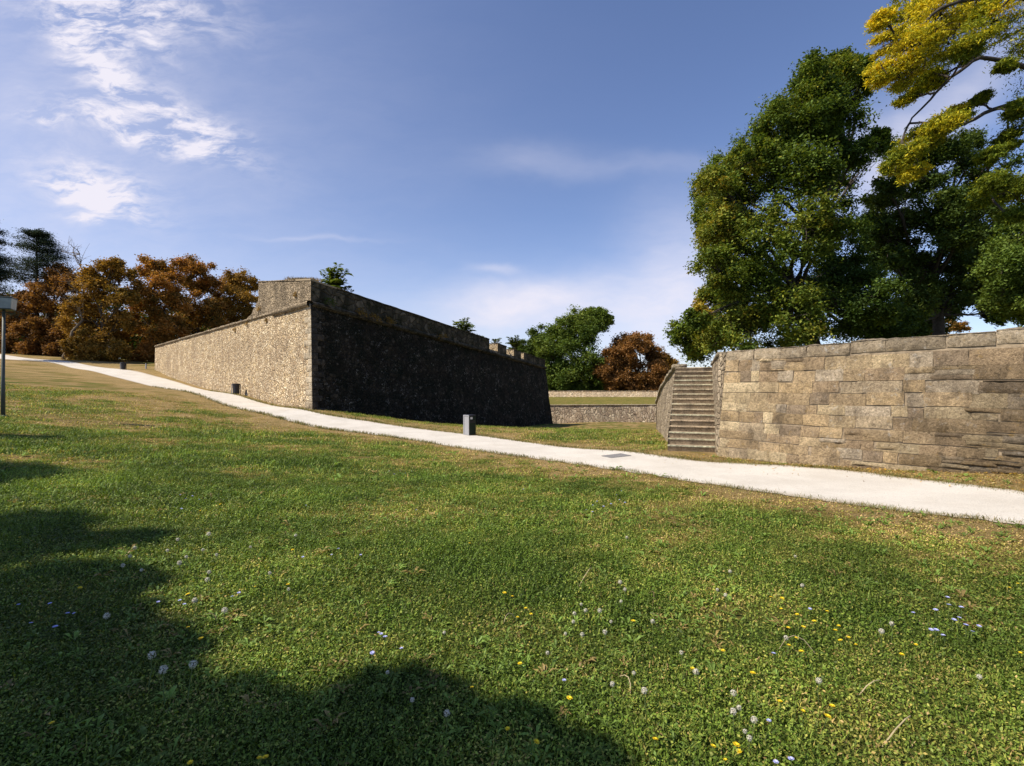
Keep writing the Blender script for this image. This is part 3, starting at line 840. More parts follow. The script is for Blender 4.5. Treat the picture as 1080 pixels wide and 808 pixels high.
# --- the stairs
SA = P(706, 475, 14.4); dS = np.array([1.76, 4.8, 0]); dS /= np.linalg.norm(dS); rS = np.array([dS[1], -dS[0], 0]); wS = 1.14
ST = P(714, 388, 19.2); nstep = 16; rise = (ST[2] - SA[2]) / nstep; run = np.linalg.norm((ST - SA)[:2]) / nstep
stair = empty('stone_staircase', SA); tag(stair, 'straight flight of narrow brown stone steps climbing between two walls', 'staircase')
rs = R0(77)
for i in range(nstep):
    vq = []; fq = []; z0 = SA[2] + i * rise; z1 = z0 + rise; col = np.array([.40, .31, .21]) * rs.uniform(.75, 1.15)
    dep = run * (1 if i < nstep - 1 else 3)
    nw = 12; cc = []
    # section: riser bottom, riser top, nosing under, nosing front, tread front, tread back
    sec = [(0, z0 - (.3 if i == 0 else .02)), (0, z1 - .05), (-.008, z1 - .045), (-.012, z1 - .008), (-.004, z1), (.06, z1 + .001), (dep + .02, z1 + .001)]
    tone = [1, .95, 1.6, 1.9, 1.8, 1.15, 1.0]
    for (o, z), tn in zip(sec, tone):
        for k in range(nw):
            w_ = -.05 + (wS + .26) * k / (nw - 1); j = (float(vnoise([k * .9 + i * 7], [o * 9 + z * 5], 3)[0]) - .5) * .014
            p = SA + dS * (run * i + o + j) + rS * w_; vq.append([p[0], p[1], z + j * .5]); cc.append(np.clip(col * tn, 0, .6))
    for a in range(len(sec) - 1):
        for k in range(nw - 1):
            b = a * nw + k; fq.append((b, b + 1, b + nw + 1, b + nw))
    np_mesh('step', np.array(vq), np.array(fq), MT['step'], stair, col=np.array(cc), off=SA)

# walls flanking the stairs
sw1 = empty('stair_side_wall', SA + rS * wS); tag(sw1, 'narrow rubble side wall rising along the right edge of the steps', 'stone wall')
a0 = W1B + [0, 0, -.6]; a1 = SA + rS * (wS + .02) + dS * 0; a2 = SA + rS * (wS + .02) + dS * 5.4
b0 = W1B + [0, 0, -.6]; b1 = np.array([a1[0], a1[1], W1B[2] - .6]); b2 = np.array([a2[0], a2[1], W1B[2] - .6])
t0 = W1T + [0, 0, -.02] + nW * .03; t1 = a1 + rS * .14; t1 = np.array([t1[0], t1[1], W1T[2] - .06]); t2 = a2 + rS * .06; t2 = np.array([t2[0], t2[1], ST[2] + .10])
grid_wall('wall_face', [b2, b1, b0], [t2, t1, t0], MT['rubble_wing'], sw1, .1, .02, 71, topragged=.03)
cp = [t2 + [0, 0, -.03], t1 + [0, 0, -.03], t0 + [0, 0, -.03]]
strip_box('coping', cp[:2], -rS, .04, .4, .09, MT['coping'], sw1, .5, 72)

sw2 = empty('wing_wall', SA); tag(sw2, 'sloping rubble wing wall on the left of the steps with pale stepped coping', 'stone wall')
BB = P(692, 452.5, 36); BT = P(692.3, 425.5, 36.2)
baseW = [SA, lerp(SA, BB, .22), lerp(SA, BB, .5), lerp(SA, BB, .75), BB]
baseW = [np.array([p[0], p[1], tz(p[0], p[1]) - .6]) for p in baseW]
STl = np.array([ST[0], ST[1], ST[2] + .02])
topW = [SA + [0, 0, .12], STl, P(705, 398.5, 23.6), P(697, 412, 29.5), BT]
topW[1] = STl - rS * .03
topW[0] = topW[0] - rS * .03
n_ = 16
tw = [lerp(topW[0], topW[1], k / n_) for k in range(n_)] + [topW[1], topW[2], topW[3], topW[4]]
bw0 = [lerp(baseW[0], baseW[1], k / n_) for k in range(n_)] + [baseW[1], baseW[2], baseW[3], baseW[4]]
tw = np.array(tw); bw0 = np.array(bw0)
grid_wall('wall_face', bw0[::-1], tw[::-1], MT['rubble_wing'], sw2, .12, .03, 81)
nWg = -rS
strip_box('coping', [topW[1] + [0, 0, -.02], topW[2] + [0, 0, -.02], topW[3] + [0, 0, -.02], topW[4] + [0, 0, -.02]], nWg, .10, .4, .13, MT['coping'], sw2, .55, 82, .03)
# end of the wing wall and the bank behind
mbw = MB(); e = BT; mbw.add([under(BB, 1), under(BB, 1) + [6, 1.2, 0], BT + [6, 1.2, 0], BT], [(0, 1, 2, 3)]); 
endw = grid_wall('wall_end', [under(BB, 1), under(BB, 1) + [19, 47, -2.2]], [BT, BT + [19, 48, -2.0]], MT['rubble_wing'], sw2, .3, .03, 84)

for rt in (bast, fw, fw2, rw, sw1, sw2):
    for ch in rt.children: ch.location = -rt.location

# embankment top behind the walls
edge_pts = [W3T - [0, 0, .28] - nW * .44, W1T - [0, 0, .28] - nW * .3 + dS * .4, a2 + rS * .1, STl + dS * .6, P(705, 398.5, 23.6) + [.3, 0, -.05], P(697, 412, 29.5) + [.3, 0, -.05], BT + [.3, 0, -.05], BT + [19, 48, -2.05]]
edge_pts[2] = np.array([edge_pts[2][0], edge_pts[2][1], ST[2] - .02]); edge_pts[3] = np.array([edge_pts[3][0], edge_pts[3][1], ST[2] - .02])
mb = []; farp = [(130, -30), (130, 0), (130, 15), (130, 25), (130, 35), (130, 45), (130, 60), (130, 96)]
nx = 24; vt = []
for e_, (fx, fy) in zip(edge_pts, farp):
    for i in range(nx):
        t = (i / (nx - 1)) ** 2; p = lerp(e_, [fx, fy, E + .6], t); 
        p[2] = e_[2] * (1 - min(1, t * 5)) + (E + .7) * min(1, t * 5) if t > 0 else e_[2]; vt.append(p)
idx = np.arange(len(edge_pts) * nx).reshape(len(edge_pts), nx); q = np.stack([idx[:-1, :-1], idx[:-1, 1:], idx[1:, 1:], idx[1:, :-1]], -1).reshape(-1, 4)
vt = np.array(vt); dd = np.full(len(vt), .6)
tag(np_mesh('embankment', vt, q, MT['turf'], col=np.stack([dd] * 3, 1)), kind='structure')


# ------------------------------------------------------------------ trees
def leaf_quads(cent, size, rs, up=.5, aspect=.5, jit=.35, droop=None):
    """rhombic leaves, one per row of cent"""
    n = len(cent); s = size * rs.uniform(1 - jit, 1 + jit, n)
    nrm = rs.normal(size=(n, 3)); nrm[:, 2] = np.abs(nrm[:, 2]) + up; nrm /= np.linalg.norm(nrm, axis=1)[:, None]
    t = rs.normal(size=(n, 3))
    if droop is not None: t += droop
    t -= nrm * np.sum(t * nrm, axis=1)[:, None]; t /= np.linalg.norm(t, axis=1)[:, None] + 1e-9
    b = np.cross(nrm, t); s = s[:, None]
    v = np.stack([cent - t * s * .5, cent + b * s * aspect * .5 + nrm * s * .06, cent + t * s * .5, cent - b * s * aspect * .5 + nrm * s * .06], 1)
    return v.reshape(-1, 3)


class Tubes:
    def __init__(s): s.v = []; s.f = []; s.n = 0
    def add(s, pts, rad, n=6):
        pts = np.asarray(pts, float); m = len(pts)
        t = np.gradient(pts, axis=0); t /= np.linalg.norm(t, axis=1)[:, None] + 1e-9
        ref = np.where(np.abs(t[:, 2:3]) < .9, np.array([[0, 0, 1.]]), np.array([[1., 0, 0]]))
        a = np.cross(t, ref); a /= np.linalg.norm(a, axis=1)[:, None] + 1e-9; b = np.cross(t, a)
        an = np.arange(n) * 2 * np.pi / n; rad = np.asarray(rad, float)
        v = pts[:, None] + (a[:, None] * np.cos(an)[None, :, None] + b[:, None] * np.sin(an)[None, :, None]) * rad[:, None, None]
        idx = np.arange(m * n).reshape(m, n); nx_ = np.roll(idx, -1, 1)
        f = np.stack([idx[:-1], nx_[:-1], nx_[1:], idx[1:]], -1).reshape(-1, 4) + s.n
        s.v.append(v.reshape(-1, 3)); s.f.append(f); s.n += m * n
    def build(s, name, m, parent, off):
        return np_mesh(name, np.concatenate(s.v), np.concatenate(s.f), m, parent, smooth=True, off=off)


def limb(p0, p1, rs, n=7, sag=.12, bow=None):
    p0 = np.asarray(p0); p1 = np.asarray(p1); L = np.linalg.norm(p1 - p0)
    c = lerp(p0, p1, .5) + rs.normal(size=3) * L * .09 + np.array([0, 0, -L * sag])
    t = np.linspace(0, 1, n)[:, None]; q_ = (1 - t) ** 2 * p0 + 2 * t * (1 - t) * c + t * t * p1
    w = np.sin(np.pi * t) * rs.normal(size=(n, 3)) * L * .018
    return q_ + w


DENS = 3.1


def tree(name, label, cat, base, clumps, palette, seed, trunk_r=.3, fork=.35, subs=9, per=120, leaf=.2, group=None, shell=.35, barkm='bark', leafm='leaf', subr=.42,
         tip_col=None, flat=.95, aspect=.5, up=.5, trunk_pts=None, twigs=1.0, bare=0, droop=None, patch=None, cscale=.35, hi=None, lf=1.0, mains=None, stretch=None):
    """clumps: list of (x,y,z,r). trunk+limbs mesh and crown mesh under an Empty at the trunk's foot"""
    rs = R0(seed); base = np.asarray(base, float); root = empty(name, base); tag(root, label, cat, group)
    cl = np.array(clumps, float); top = cl[:, 2].max(); cen = cl[:, :3].mean(0)
    forkz = base[2] + (top - base[2]) * fork
    leader = trunk_pts if trunk_pts is not None else [base - [0, 0, .4], lerp(base, [cen[0], cen[1], forkz], .5) + rs.normal(size=3) * [.12, .12, 0], [lerp(base[0], cen[0], .7), lerp(base[1], cen[1], .7), forkz]]
    leader = np.array(leader, float)
    hi = cl[np.argmax(cl[:, 2])][:3] if hi is None else hi; ld = np.vstack([catmull(leader, 8), limb(leader[-1], hi, rs, 9, -.03)[1:]])
    rad = np.concatenate([np.linspace(trunk_r * 1.35, trunk_r, 2), np.linspace(trunk_r * .95, trunk_r * .75, 6), np.linspace(trunk_r * .65, .03, 8)])
    T = Tubes(); T.add(ld, rad, 9); V = []; Cc = []
    mp = None
    if mains:
        mp = []
        for mn in mains:
            c_ = catmull(np.array(mn), 22) + rs.normal(size=(22, 3)) * .03; T.add(c_, np.linspace(trunk_r * .38, .02, 22), 7); mp.append(c_)
        mp = np.concatenate(mp)
    for ci, (x, y, z, r) in enumerate(cl):
        c = np.array([x, y, z])
        # limb leaves the leader below the clump
        zc = np.clip(z - (np.hypot(x - cen[0], y - cen[1]) * .7 + r * .6), forkz * .85 + base[2] * .15, ld[-1][2])
        k = np.argmin(np.abs(ld[:, 2] - zc) + np.linalg.norm(ld[:, :2] - c[:2], axis=1) * .15); k = min(max(k, 4), len(ld) - 2)
        if mp is not None:
            k2 = np.argmin(np.linalg.norm(mp - c, axis=1)); lb = limb(mp[k2], c, rs, 8, .03)
        else: lb = limb(ld[k], c, rs, 8, .05)
        r0 = .03 if mp is not None else min(rad[k] * .62, trunk_r * .45, .05 + r * .09) * lf
        T.add(lb, np.linspace(r0, .025 + r * .006, 8), 6)
        d = rs.normal(size=(subs, 3)); d /= np.linalg.norm(d, axis=1)[:, None]; d[:, 2] = d[:, 2] * .9 + .05
        sc_ = c + d * (r * (shell + (1 - shell) * rs.uniform(.2, 1, subs) ** .6))[:, None] * [1, 1, flat]
        for si, s_ in enumerate(sc_):
            kk = rs.randint(4, 8)
            if twigs > 0: T.add(limb(lb[kk], s_, rs, 5, .03), np.linspace(.012 + r * .012, .008, 5), 4)
            if rs.rand() < bare:
                for _ in range(5): T.add(limb(s_, s_ + rs.normal(size=3) * r * .4, rs, 4, 0), np.linspace(.012, .005, 4), 3)
                continue
            m = int(per * rs.uniform(.7, 1.5) * DENS); sr = r * subr * 1.25 * rs.uniform(.7, 1.3)
            g_ = rs.normal(size=(m, 3)); g_ /= np.linalg.norm(g_, axis=1)[:, None] + 1e-9
            off = g_ * (sr * np.minimum(np.abs(rs.normal(size=m)) * .62, 1.05))[:, None] * [1, 1, .8]; fr = rs.rand(m) < .22; off[fr] = off[fr] * 1.35
            if stretch is not None: off = off * .7 + np.asarray(stretch) * (rs.uniform(-1, 1, m) * sr * 1.15)[:, None]
            pts = s_ + off; V.append(leaf_quads(pts, leaf * 1.02, rs, up, aspect, droop=droop))
            mix = np.clip(fbm([s_[0] * cscale], [s_[2] * cscale + s_[1] * .2], seed + 3, 3)[0] + rs.normal() * .10, 0, 1)
            if patch is not None: mix = patch(s_, mix)
            pc = palette(np.clip(mix + rs.normal(size=m) * .13, 0, 1)) * rs.uniform(.72, 1.28, (m, 1))
            Cc.append(np.repeat(pc, 4, 0))
    T.build('trunk', MT[barkm], root, base)
    V = np.concatenate(V); Cc = np.concatenate(Cc)
    np_mesh('crown', V, np.arange(len(V)).reshape(-1, 4), MT[leafm], root, col=Cc, off=base)
    return root


def pal_fn(stops):
    ps = np.array([s[0] for s in stops]); cs = np.array([s[1] for s in stops])
    return lambda t: np.stack([np.interp(t, ps, cs[:, k]) for k in range(3)], 1)


G_DEEP = pal_fn([(0, (.045, .08, .016)), (.45, (.115, .17, .026)), (.62, (.19, .225, .036)), (.82, (.26, .25, .035)), (1, (.40, .27, .04))])
G_DARK = pal_fn([(0, (.035, .06, .015)), (.6, (.07, .11, .022)), (1, (.11, .135, .028))])
G_MID = pal_fn([(0, (.055, .095, .018)), (.5, (.11, .165, .028)), (1, (.20, .24, .05))])
G_YEL = pal_fn([(0, (.10, .145, .018)), (.35, (.24, .27, .025)), (.6, (.55, .47, .025)), (1, (.80, .58, .035))])
BRN = pal_fn([(0, (.09, .075, .02)), (.35, (.23, .14, .034)), (.6, (.36, .17, .04)), (1, (.46, .22, .06))])
BRN_R = pal_fn([(0, (.14, .08, .03)), (.5, (.25, .125, .04)), (1, (.33, .17, .06))])
BRN_G = pal_fn([(0, (.13, .10, .022)), (.5, (.29, .165, .035)), (1, (.36, .22, .045))])
BLUEG = pal_fn([(0, (.03, .05, .035)), (1, (.07, .10, .07))])


def cl_px(lst, D, spread=1.0, seed=0, infill=0):
    rs = R0(seed); o = []
    if infill:
        a = np.array(lst, float); ex = []
        for i in range(len(a)):
            dd_ = np.hypot(*(a[:, :2] - a[i, :2]).T); near = [j for j in np.argsort(dd_)[1:4] if j > i]
            for j in near: ex.append(tuple((a[i] + a[j]) / 2 * [1, 1, .85 * infill] + [rs.normal() * 3, rs.normal() * 3, 0]))
        lst = list(lst) + ex
    for px, py, r in lst:
        d = D + rs.uniform(-1, 1) * spread; p = P(px, py, d); o.append((p[0], p[1], p[2], r / FP * d))
    return o


zr = E + .7
# big green tree behind the steps
A = [(868, 78, 22), (888, 84, 20), (905, 74, 12), (850, 104, 28), (832, 130, 30), (880, 130, 30), (770, 178, 24), (800, 165, 26), (838, 185, 34), (880, 180, 28), (752, 205, 22), (780, 222, 34),
     (752, 250, 22), (800, 262, 38), (850, 240, 38), (888, 235, 26), (758, 285, 22), (795, 315, 36), (850, 305, 40), (748, 322, 16), (722, 350, 16), (738, 362, 20), (780, 352, 30),
     (830, 356, 34), (885, 340, 34), (895, 290, 28), (925, 150, 14), (925, 320, 26), (940, 350, 24)]


def patchA(s_, mix):
    px = 540 + s_[0] / s_[1] * FP; py = HOR - (s_[2] - E) / s_[1] * FP
    if abs(px - 742) < 11 and abs(py - 324) < 9: return .97
    return mix * .80 + (.07 if px < 800 else 0) - (.16 if px > 880 else 0)


tree('broadleaf_tree', 'tallest green tree with yellowing tips standing behind the wall right of the stairs', 'tree', (P(868, 400, 29)[0], 29, zr), cl_px(A, 29, 3.0, 1, 1), G_DEEP, 101,
     .42, .28, 15, 130, .165, shell=.3, group='trees on the right bank', patch=patchA, subr=.36)
B = [(960, 165, 26), (1000, 150, 24), (1040, 175, 28), (925, 225, 22), (968, 215, 32), (1015, 225, 34), (1050, 235, 26), (948, 262, 26), (985, 270, 34), (1028, 290, 26), (962, 310, 28), (998, 318, 28), (925, 268, 18),
     (1060, 280, 24), (1050, 330, 14), (945, 340, 20), (980, 345, 18)]
tree('broadleaf_tree', 'dark shaded tree right of the tallest green tree, sky showing between its limbs', 'tree', (P(985, 400, 35)[0], 35, zr), cl_px(B, 35, 3.2, 2, .9), G_DARK, 102,
     .40, .3, 13, 115, .2, shell=.25, group='trees on the right bank', subr=.36)
Cc_ = [(1075, 250, 24), (1058, 282, 22), (1082, 292, 26), (1060, 318, 20), (1090, 325, 22), (1110, 260, 30), (1115, 300, 30)]
tree('broadleaf_tree', 'bright green leafy tree cut by the right edge just above the wall', 'tree', (P(1095, 400, 22)[0], 22, zr), cl_px(Cc_, 22, 1.2, 3, 1), G_MID, 103,
     .25, .25, 14, 130, .14, shell=.3, group='trees on the right bank', subr=.4)
# near locust tree with golden leaves reaching in from the right
D = [(955, 14, 20), (985, 22, 24), (1015, 10, 24), (1045, 20, 22), (940, 45, 14), (965, 48, 20), (995, 45, 22), (1025, 45, 18), (928, 78, 12), (948, 80, 16), (972, 75, 18), (930, 22, 10), (958, 100, 11), (985, 85, 12),
     (995, 132, 15), (975, 145, 15), (958, 162, 13), (945, 175, 10), (965, 182, 10), (1010, 120, 10), (1060, 70, 8), (1035, 105, 8), (1020, 60, 9), (1065, 150, 12), (1045, 165, 10), (1050, 195, 14), (1075, 200, 16), (1070, 228, 10), (1035, 212, 10), (1075, 115, 10), (1090, 30, 30), (1120, 60, 40), (1130, 120, 40)]


def patchD(s_, mix):
    px = 540 + s_[0] / s_[1] * FP; py = HOR - (s_[2] - E) / s_[1] * FP
    if px > 1015 and py > 50: return mix * .30
    if py > 150 and px > 1000: return mix * .35
    return mix * .85 + .0


bx_ = P(1240, 400, 14.5)
tree('locust_tree', 'golden yellow locust branches reaching in from the upper right corner', 'tree', (bx_[0], bx_[1], zr), cl_px(D, 14.5, .9, 4), G_YEL, 104,
     24 / 100, .34, 17, 80, .10, shell=.25, aspect=.26, up=.2, stretch=[-.85, .1, -.42], group='trees on the right bank', patch=patchD, subr=.48, bare=.08, hi=P(1150, -150, 14.5), lf=.55, mains=[[P(a, b, 14.5 + o) for a, b in l] for o, l in ((0, [(1195, 150), (1120, 84), (1080, 70), (1040, 62), (1012, 75), (985, 100), (958, 130)]), (.5, [(1195, 190), (1120, 116), (1080, 106), (1045, 118), (1005, 137), (975, 150), (955, 170)]), (-.4, [(1180, 90), (1100, 10), (1040, -5), (985, 15), (945, 60)]), (.3, [(1195, 240), (1110, 222), (1065, 205), (1035, 200)]))], trunk_pts=[[bx_[0], bx_[1], zr - .4], [P(1225, 0, 14.5)[0], 14.6, zr + 3], P(1190, 190, 14.5)], droop=np.array([-.9, -.2, -.7]), cscale=.9)

# trees behind the far walls
gz = P(600, 414, 96)[2]
far_tree = [(612, 335, 12), (628, 333, 11), (595, 345, 14), (582, 360, 13), (605, 360, 18), (625, 350, 14), (575, 380, 14), (598, 385, 20), (622, 378, 16), (640, 338, 6), (575, 400, 14), (605, 402, 18), (625, 398, 14), (590, 395, 16), (575, 409, 10), (590, 409, 10), (608, 410, 10), (625, 409, 10), (636, 408, 8)]
tree('broadleaf_tree', 'bright green round tree beyond the ditch between the bastion and brown tree', 'tree', (P(604, 414, 105)[0], 105, gz), cl_px(far_tree, 105, 2.5, 5, 1), G_MID, 105, .4, .2, 12, 100, .42, group='trees beyond the ditch')
far2 = [(568, 352, 9), (560, 368, 10), (574, 362, 9), (552, 380, 9), (560, 395, 12), (570, 385, 10), (545, 372, 6), (550, 400, 10)]
tree('broadleaf_tree', 'dull dark green tree just behind the right end of the bastion', 'tree', (P(560, 414, 112)[0], 112, gz), cl_px(far2, 112, 2, 6, 1), G_DARK, 106, .3, .2, 10, 90, .42, group='trees beyond the ditch')
far3 = [(655, 362, 10), (672, 360, 11), (645, 375, 11), (662, 378, 14), (685, 370, 11), (692, 382, 10), (640, 392, 10), (658, 398, 14), (680, 396, 14), (698, 396, 9), (650, 405, 10), (690, 405, 10), (670, 408, 12), (645, 410, 7), (658, 411, 7), (684, 411, 7), (699, 410, 7), (712, 405, 8)]
tree('chestnut_tree', 'rusty brown chestnut standing between the green tree and the stairs', 'tree', (P(668, 414, 103)[0], 103, gz), cl_px(far3, 103, 2.5, 7, 1), BRN_R, 107, .35, .2, 12, 100, .4, group='trees beyond the ditch')
far4 = [(703, 378, 6), (710, 385, 6), (700, 392, 8), (715, 395, 8), (706, 403, 8)]
tree('chestnut_tree', 'thin olive brown tree low behind the top of the stairs', 'tree', (P(707, 414, 112)[0], 112, gz), cl_px(far4, 112, 2, 8, 1), BRN_G, 108, .25, .2, 9, 50, .4, group='trees beyond the ditch')
far5 = [(985, 348, 8), (1000, 343, 8), (1012, 346, 7), (970, 346, 6), (992, 355, 10)]
tree('chestnut_tree', 'small rusty bush seen under the dark tree over the right wall', 'tree', (P(992, 400, 60)[0], 60, zr), cl_px(far5, 60, 1.5, 9), BRN, 109, .15, .2, 9, 50, .3, group='trees on the right bank')

# autumn chestnuts on the left
lt = [
    ('orange brown chestnut nearest behind the low end of the bastion wall', 'BRN', 76, [(178, 300, 14), (190, 285, 12), (165, 285, 12), (155, 282, 12), (160, 305, 16), (145, 315, 14), (175, 325, 18), (150, 335, 16), (190, 320, 12), (160, 355, 18), (185, 345, 14), (140, 345, 12)]),
    ('golden brown round chestnut left of the orange one', 'BRN_G', 72, [(118, 283, 12), (105, 290, 12), (130, 290, 10), (95, 305, 14), (115, 310, 16), (132, 315, 12), (85, 325, 14), (105, 335, 16), (125, 338, 14), (80, 345, 12), (95, 355, 14), (118, 360, 14), (78, 365, 8), (100, 368, 10)]),
    ('rust brown chestnut in the middle of the row above the bastion wall', 'BRN', 84, [(205, 283, 12), (218, 290, 12), (200, 300, 12), (222, 305, 12), (210, 320, 16), (195, 335, 14), (225, 328, 12), (208, 345, 14), (230, 345, 10)]),
    ('olive gold chestnut whose crown ends against the bastion parapet', 'BRN_G', 88, [(250, 295, 11), (262, 300, 9), (240, 302, 10), (248, 315, 13), (262, 318, 10), (236, 322, 10), (250, 332, 12), (265, 330, 8), (240, 340, 10)]),
    ('dark rusty chestnut beneath the blue green cedar', 'BRN_R', 78, [(60, 290, 12), (72, 300, 12), (50, 300, 12), (38, 310, 12), (60, 318, 14), (75, 325, 12), (40, 330, 14), (58, 345, 14), (30, 345, 12), (70, 352, 8), (45, 358, 10), (20, 330, 12), (15, 350, 12), (28, 318, 10), (5, 335, 12), (8, 360, 10), (0, 318, 10)]),
]
PALS = {'BRN': BRN, 'BRN_G': BRN_G, 'BRN_R': BRN_R}
for i, (lab, pl_, dd_, cl_) in enumerate(lt):
    c = cl_px(cl_, dd_, 2.5, 20 + i); mx_ = np.mean([q_[0] for q_ in c]); gz_ = tz(mx_, dd_)
    x0_ = min(q_[0] for q_ in cl_); x1_ = max(q_[0] for q_ in cl_)
    c = c + cl_px([(x0_ + (x1_ - x0_) * f_, 372 - (6 if dd_ > 80 else 0), 11) for f_ in (.1, .35, .6, .85)], dd_ - 1, 1.5, 40 + i)
    tree('chestnut_tree', lab, 'tree', (mx_, dd_, gz_), c, PALS[pl_], 120 + i, .34, .22, 13, 95, .34, group='autumn chestnuts on the left')
# undergrowth trees farther back close the gaps
for i, (px, lab) in enumerate([(30, 'dark tree in the shade at the far left behind the rusty chestnut'), (110, 'dark tree low behind the golden chestnut'), (185, 'dark tree low behind the orange chestnut'), (240, 'dark tree low behind the olive gold chestnut')]):
    c = cl_px([(px - 30, 350, 20), (px, 335, 22), (px + 30, 348, 20), (px - 34, 372, 18), (px - 12, 372, 20), (px + 14, 372, 20), (px + 36, 372, 18), (px, 352, 24)], 98, 2, 60 + i)
    mx_ = P(px, 380, 98)[0]
    tree('broadleaf_tree', lab, 'tree', (mx_, 98, tz(mx_, 98)), c, G_DARK, 140 + i, .3, .2, 9, 80, .6, group='dark trees behind the chestnuts')


# cedar: layered horizontal boughs
def cedar(label, px, D_, ytop, ybot, wpx, seed):
    rs = R0(seed); x = P(px, 0, D_)[0]; base = np.array([x, D_, tz(x, D_)]); root = empty('cedar_tree', base); tag(root, label, 'tree', 'cedars on the left')
    zt_ = P(px, ytop, D_)[2]; zb_ = P(px, ybot, D_)[2]; Wd = wpx / FP * D_; T = Tubes(); T.add([base - [0, 0, .3], [x + .2, D_, (base[2] + zt_) / 2], [x, D_, zt_]], [.4, .25, .03], 8)
    V = []; Cc = []
    for k in range(80):
        t = rs.uniform(0, 1); z = zt_ + (zb_ - zt_) * t ** 1.0; L = Wd * (.16 + .84 * t ** .65) * rs.uniform(.6, 1.1); a = rs.uniform(0, 2 * np.pi)
        tip = np.array([x + math.cos(a) * L, D_ + math.sin(a) * L, z + L * .12]); lb = limb([x, D_, z - L * .05], tip, rs, 7, -.02); T.add(lb, np.linspace(.07, .02, 7), 4)
        for p in lb[2:]:
            m = 75; o = rs.normal(size=(m, 3)) * [.55, .55, .26] * (L * .35 + .4) * .75; V.append(leaf_quads(p + o, .26, rs, 1.5, .35)); Cc.append(np.repeat(BLUEG(rs.uniform(0, 1, m)), 4, 0))
    T.build('trunk', MT['bark'], root, base); V = np.concatenate(V)
    np_mesh('crown', V, np.arange(len(V)).reshape(-1, 4), MT['needle'], root, col=np.concatenate(Cc), off=base)


cedar('blue green cedar rising above the rusty chestnut at left', 38, 80, 243, 300, 34, 5)
cedar('dark conifer cut by the left edge of the picture', -14, 64, 226, 330, 26, 6)


# leafless tree
def bare_tree(label, px, D_, ytop, seed):
    rs = R0(seed); x = P(px - 18, 0, D_)[0]; base = np.array([x, D_, tz(x, D_)]); root = empty('bare_tree', base); tag(root, label, 'tree'); T = Tubes()
    tp_ = P(px, ytop, D_); ld = limb(base, tp_, rs, 9, 0); T.add(ld, np.linspace(.25, .03, 9), 7)
    for k in range(3, 9):
        for _ in range(3):
            tip = ld[k] + rs.normal(size=3) * [1.6, 1.4, .5] + [0, 0, 1.6]; b = limb(ld[k], tip, rs, 6, .05); T.add(b, np.linspace(.07, .02, 6), 5)
            for q_ in b[2:]:
                for _2 in range(2): T.add(limb(q_, q_ + rs.normal(size=3) * .6 + [0, 0, .5], rs, 4, 0), np.linspace(.025, .01, 4), 3)
    T.build('trunk', MT['bark_pale'], root, base)


bare_tree('leafless grey tree between the cedar and golden chestnut', 84, 70, 268, 3)

# the trees that throw the shade over the lawn: they stand left of the camera
cot = 1 / math.tan(SUN_EL); rs = R0(4)


def shade(px, py, rp, h):
    p = ground_at(px, py); off = SUN_H * h * cot
    return (p[0] + off[0], p[1] + off[1], p[2] + h, rp / FP * p[1] / 1.45)


def shade_tree(lst, label, tr, seed, subs, per, leaf):
    c = [shade(*l) for l in lst]; m = np.mean([[a, b] for a, b, _, _ in c], axis=0) - [.8, .5]
    tree('broadleaf_tree', label, 'tree', (m[0], m[1], tz(m[0], m[1])), c, G_DEEP, seed, tr, .45, subs, per, leaf, shell=.05, subr=.5, flat=.9, lf=.45, group='shade trees left of the viewer')


shade_tree([(428, 738, 56, 5.6), (520, 790, 66, 5.6), (600, 832, 55, 5.4), (330, 792, 80, 5.8), (225, 772, 88, 6), (130, 722, 58, 6), (88, 662, 56, 6.2), (105, 573, 46, 6.2), (45, 572, 66, 6.4), (-30, 562, 90, 6.4), (0, 640, 95, 6.2),
            (50, 612, 52, 6), (108, 618, 48, 6.2), (70, 690, 80, 6), (150, 690, 50, 6), (-60, 720, 120, 6), (60, 800, 130, 6), (200, 870, 150, 6), (400, 890, 150, 6), (520, 900, 100, 5.6), (-120, 600, 110, 6.4), (-200, 660, 150, 6.2), (-20, 590, 60, 6)],
           'shade tree left of the viewer whose shadow falls on the foreground lawn', .28, 150, 22, 260, .13)
shade_tree([(-52, 502, 84, 6.5), (-120, 505, 110, 7), (0, 503, 34, 6.5), (-60, 496, 60, 7.2)], 'smaller shade tree farther up the slope beyond the left edge', .2, 151, 18, 200, .16)
shade_tree([(22, 461, 30, 6), (-20, 461, 36, 6.4), (-70, 461, 50, 6.8), (-110, 462, 50, 7)], 'slender shade tree beside the lamp post outside the left edge', .16, 152, 14, 160, .18)


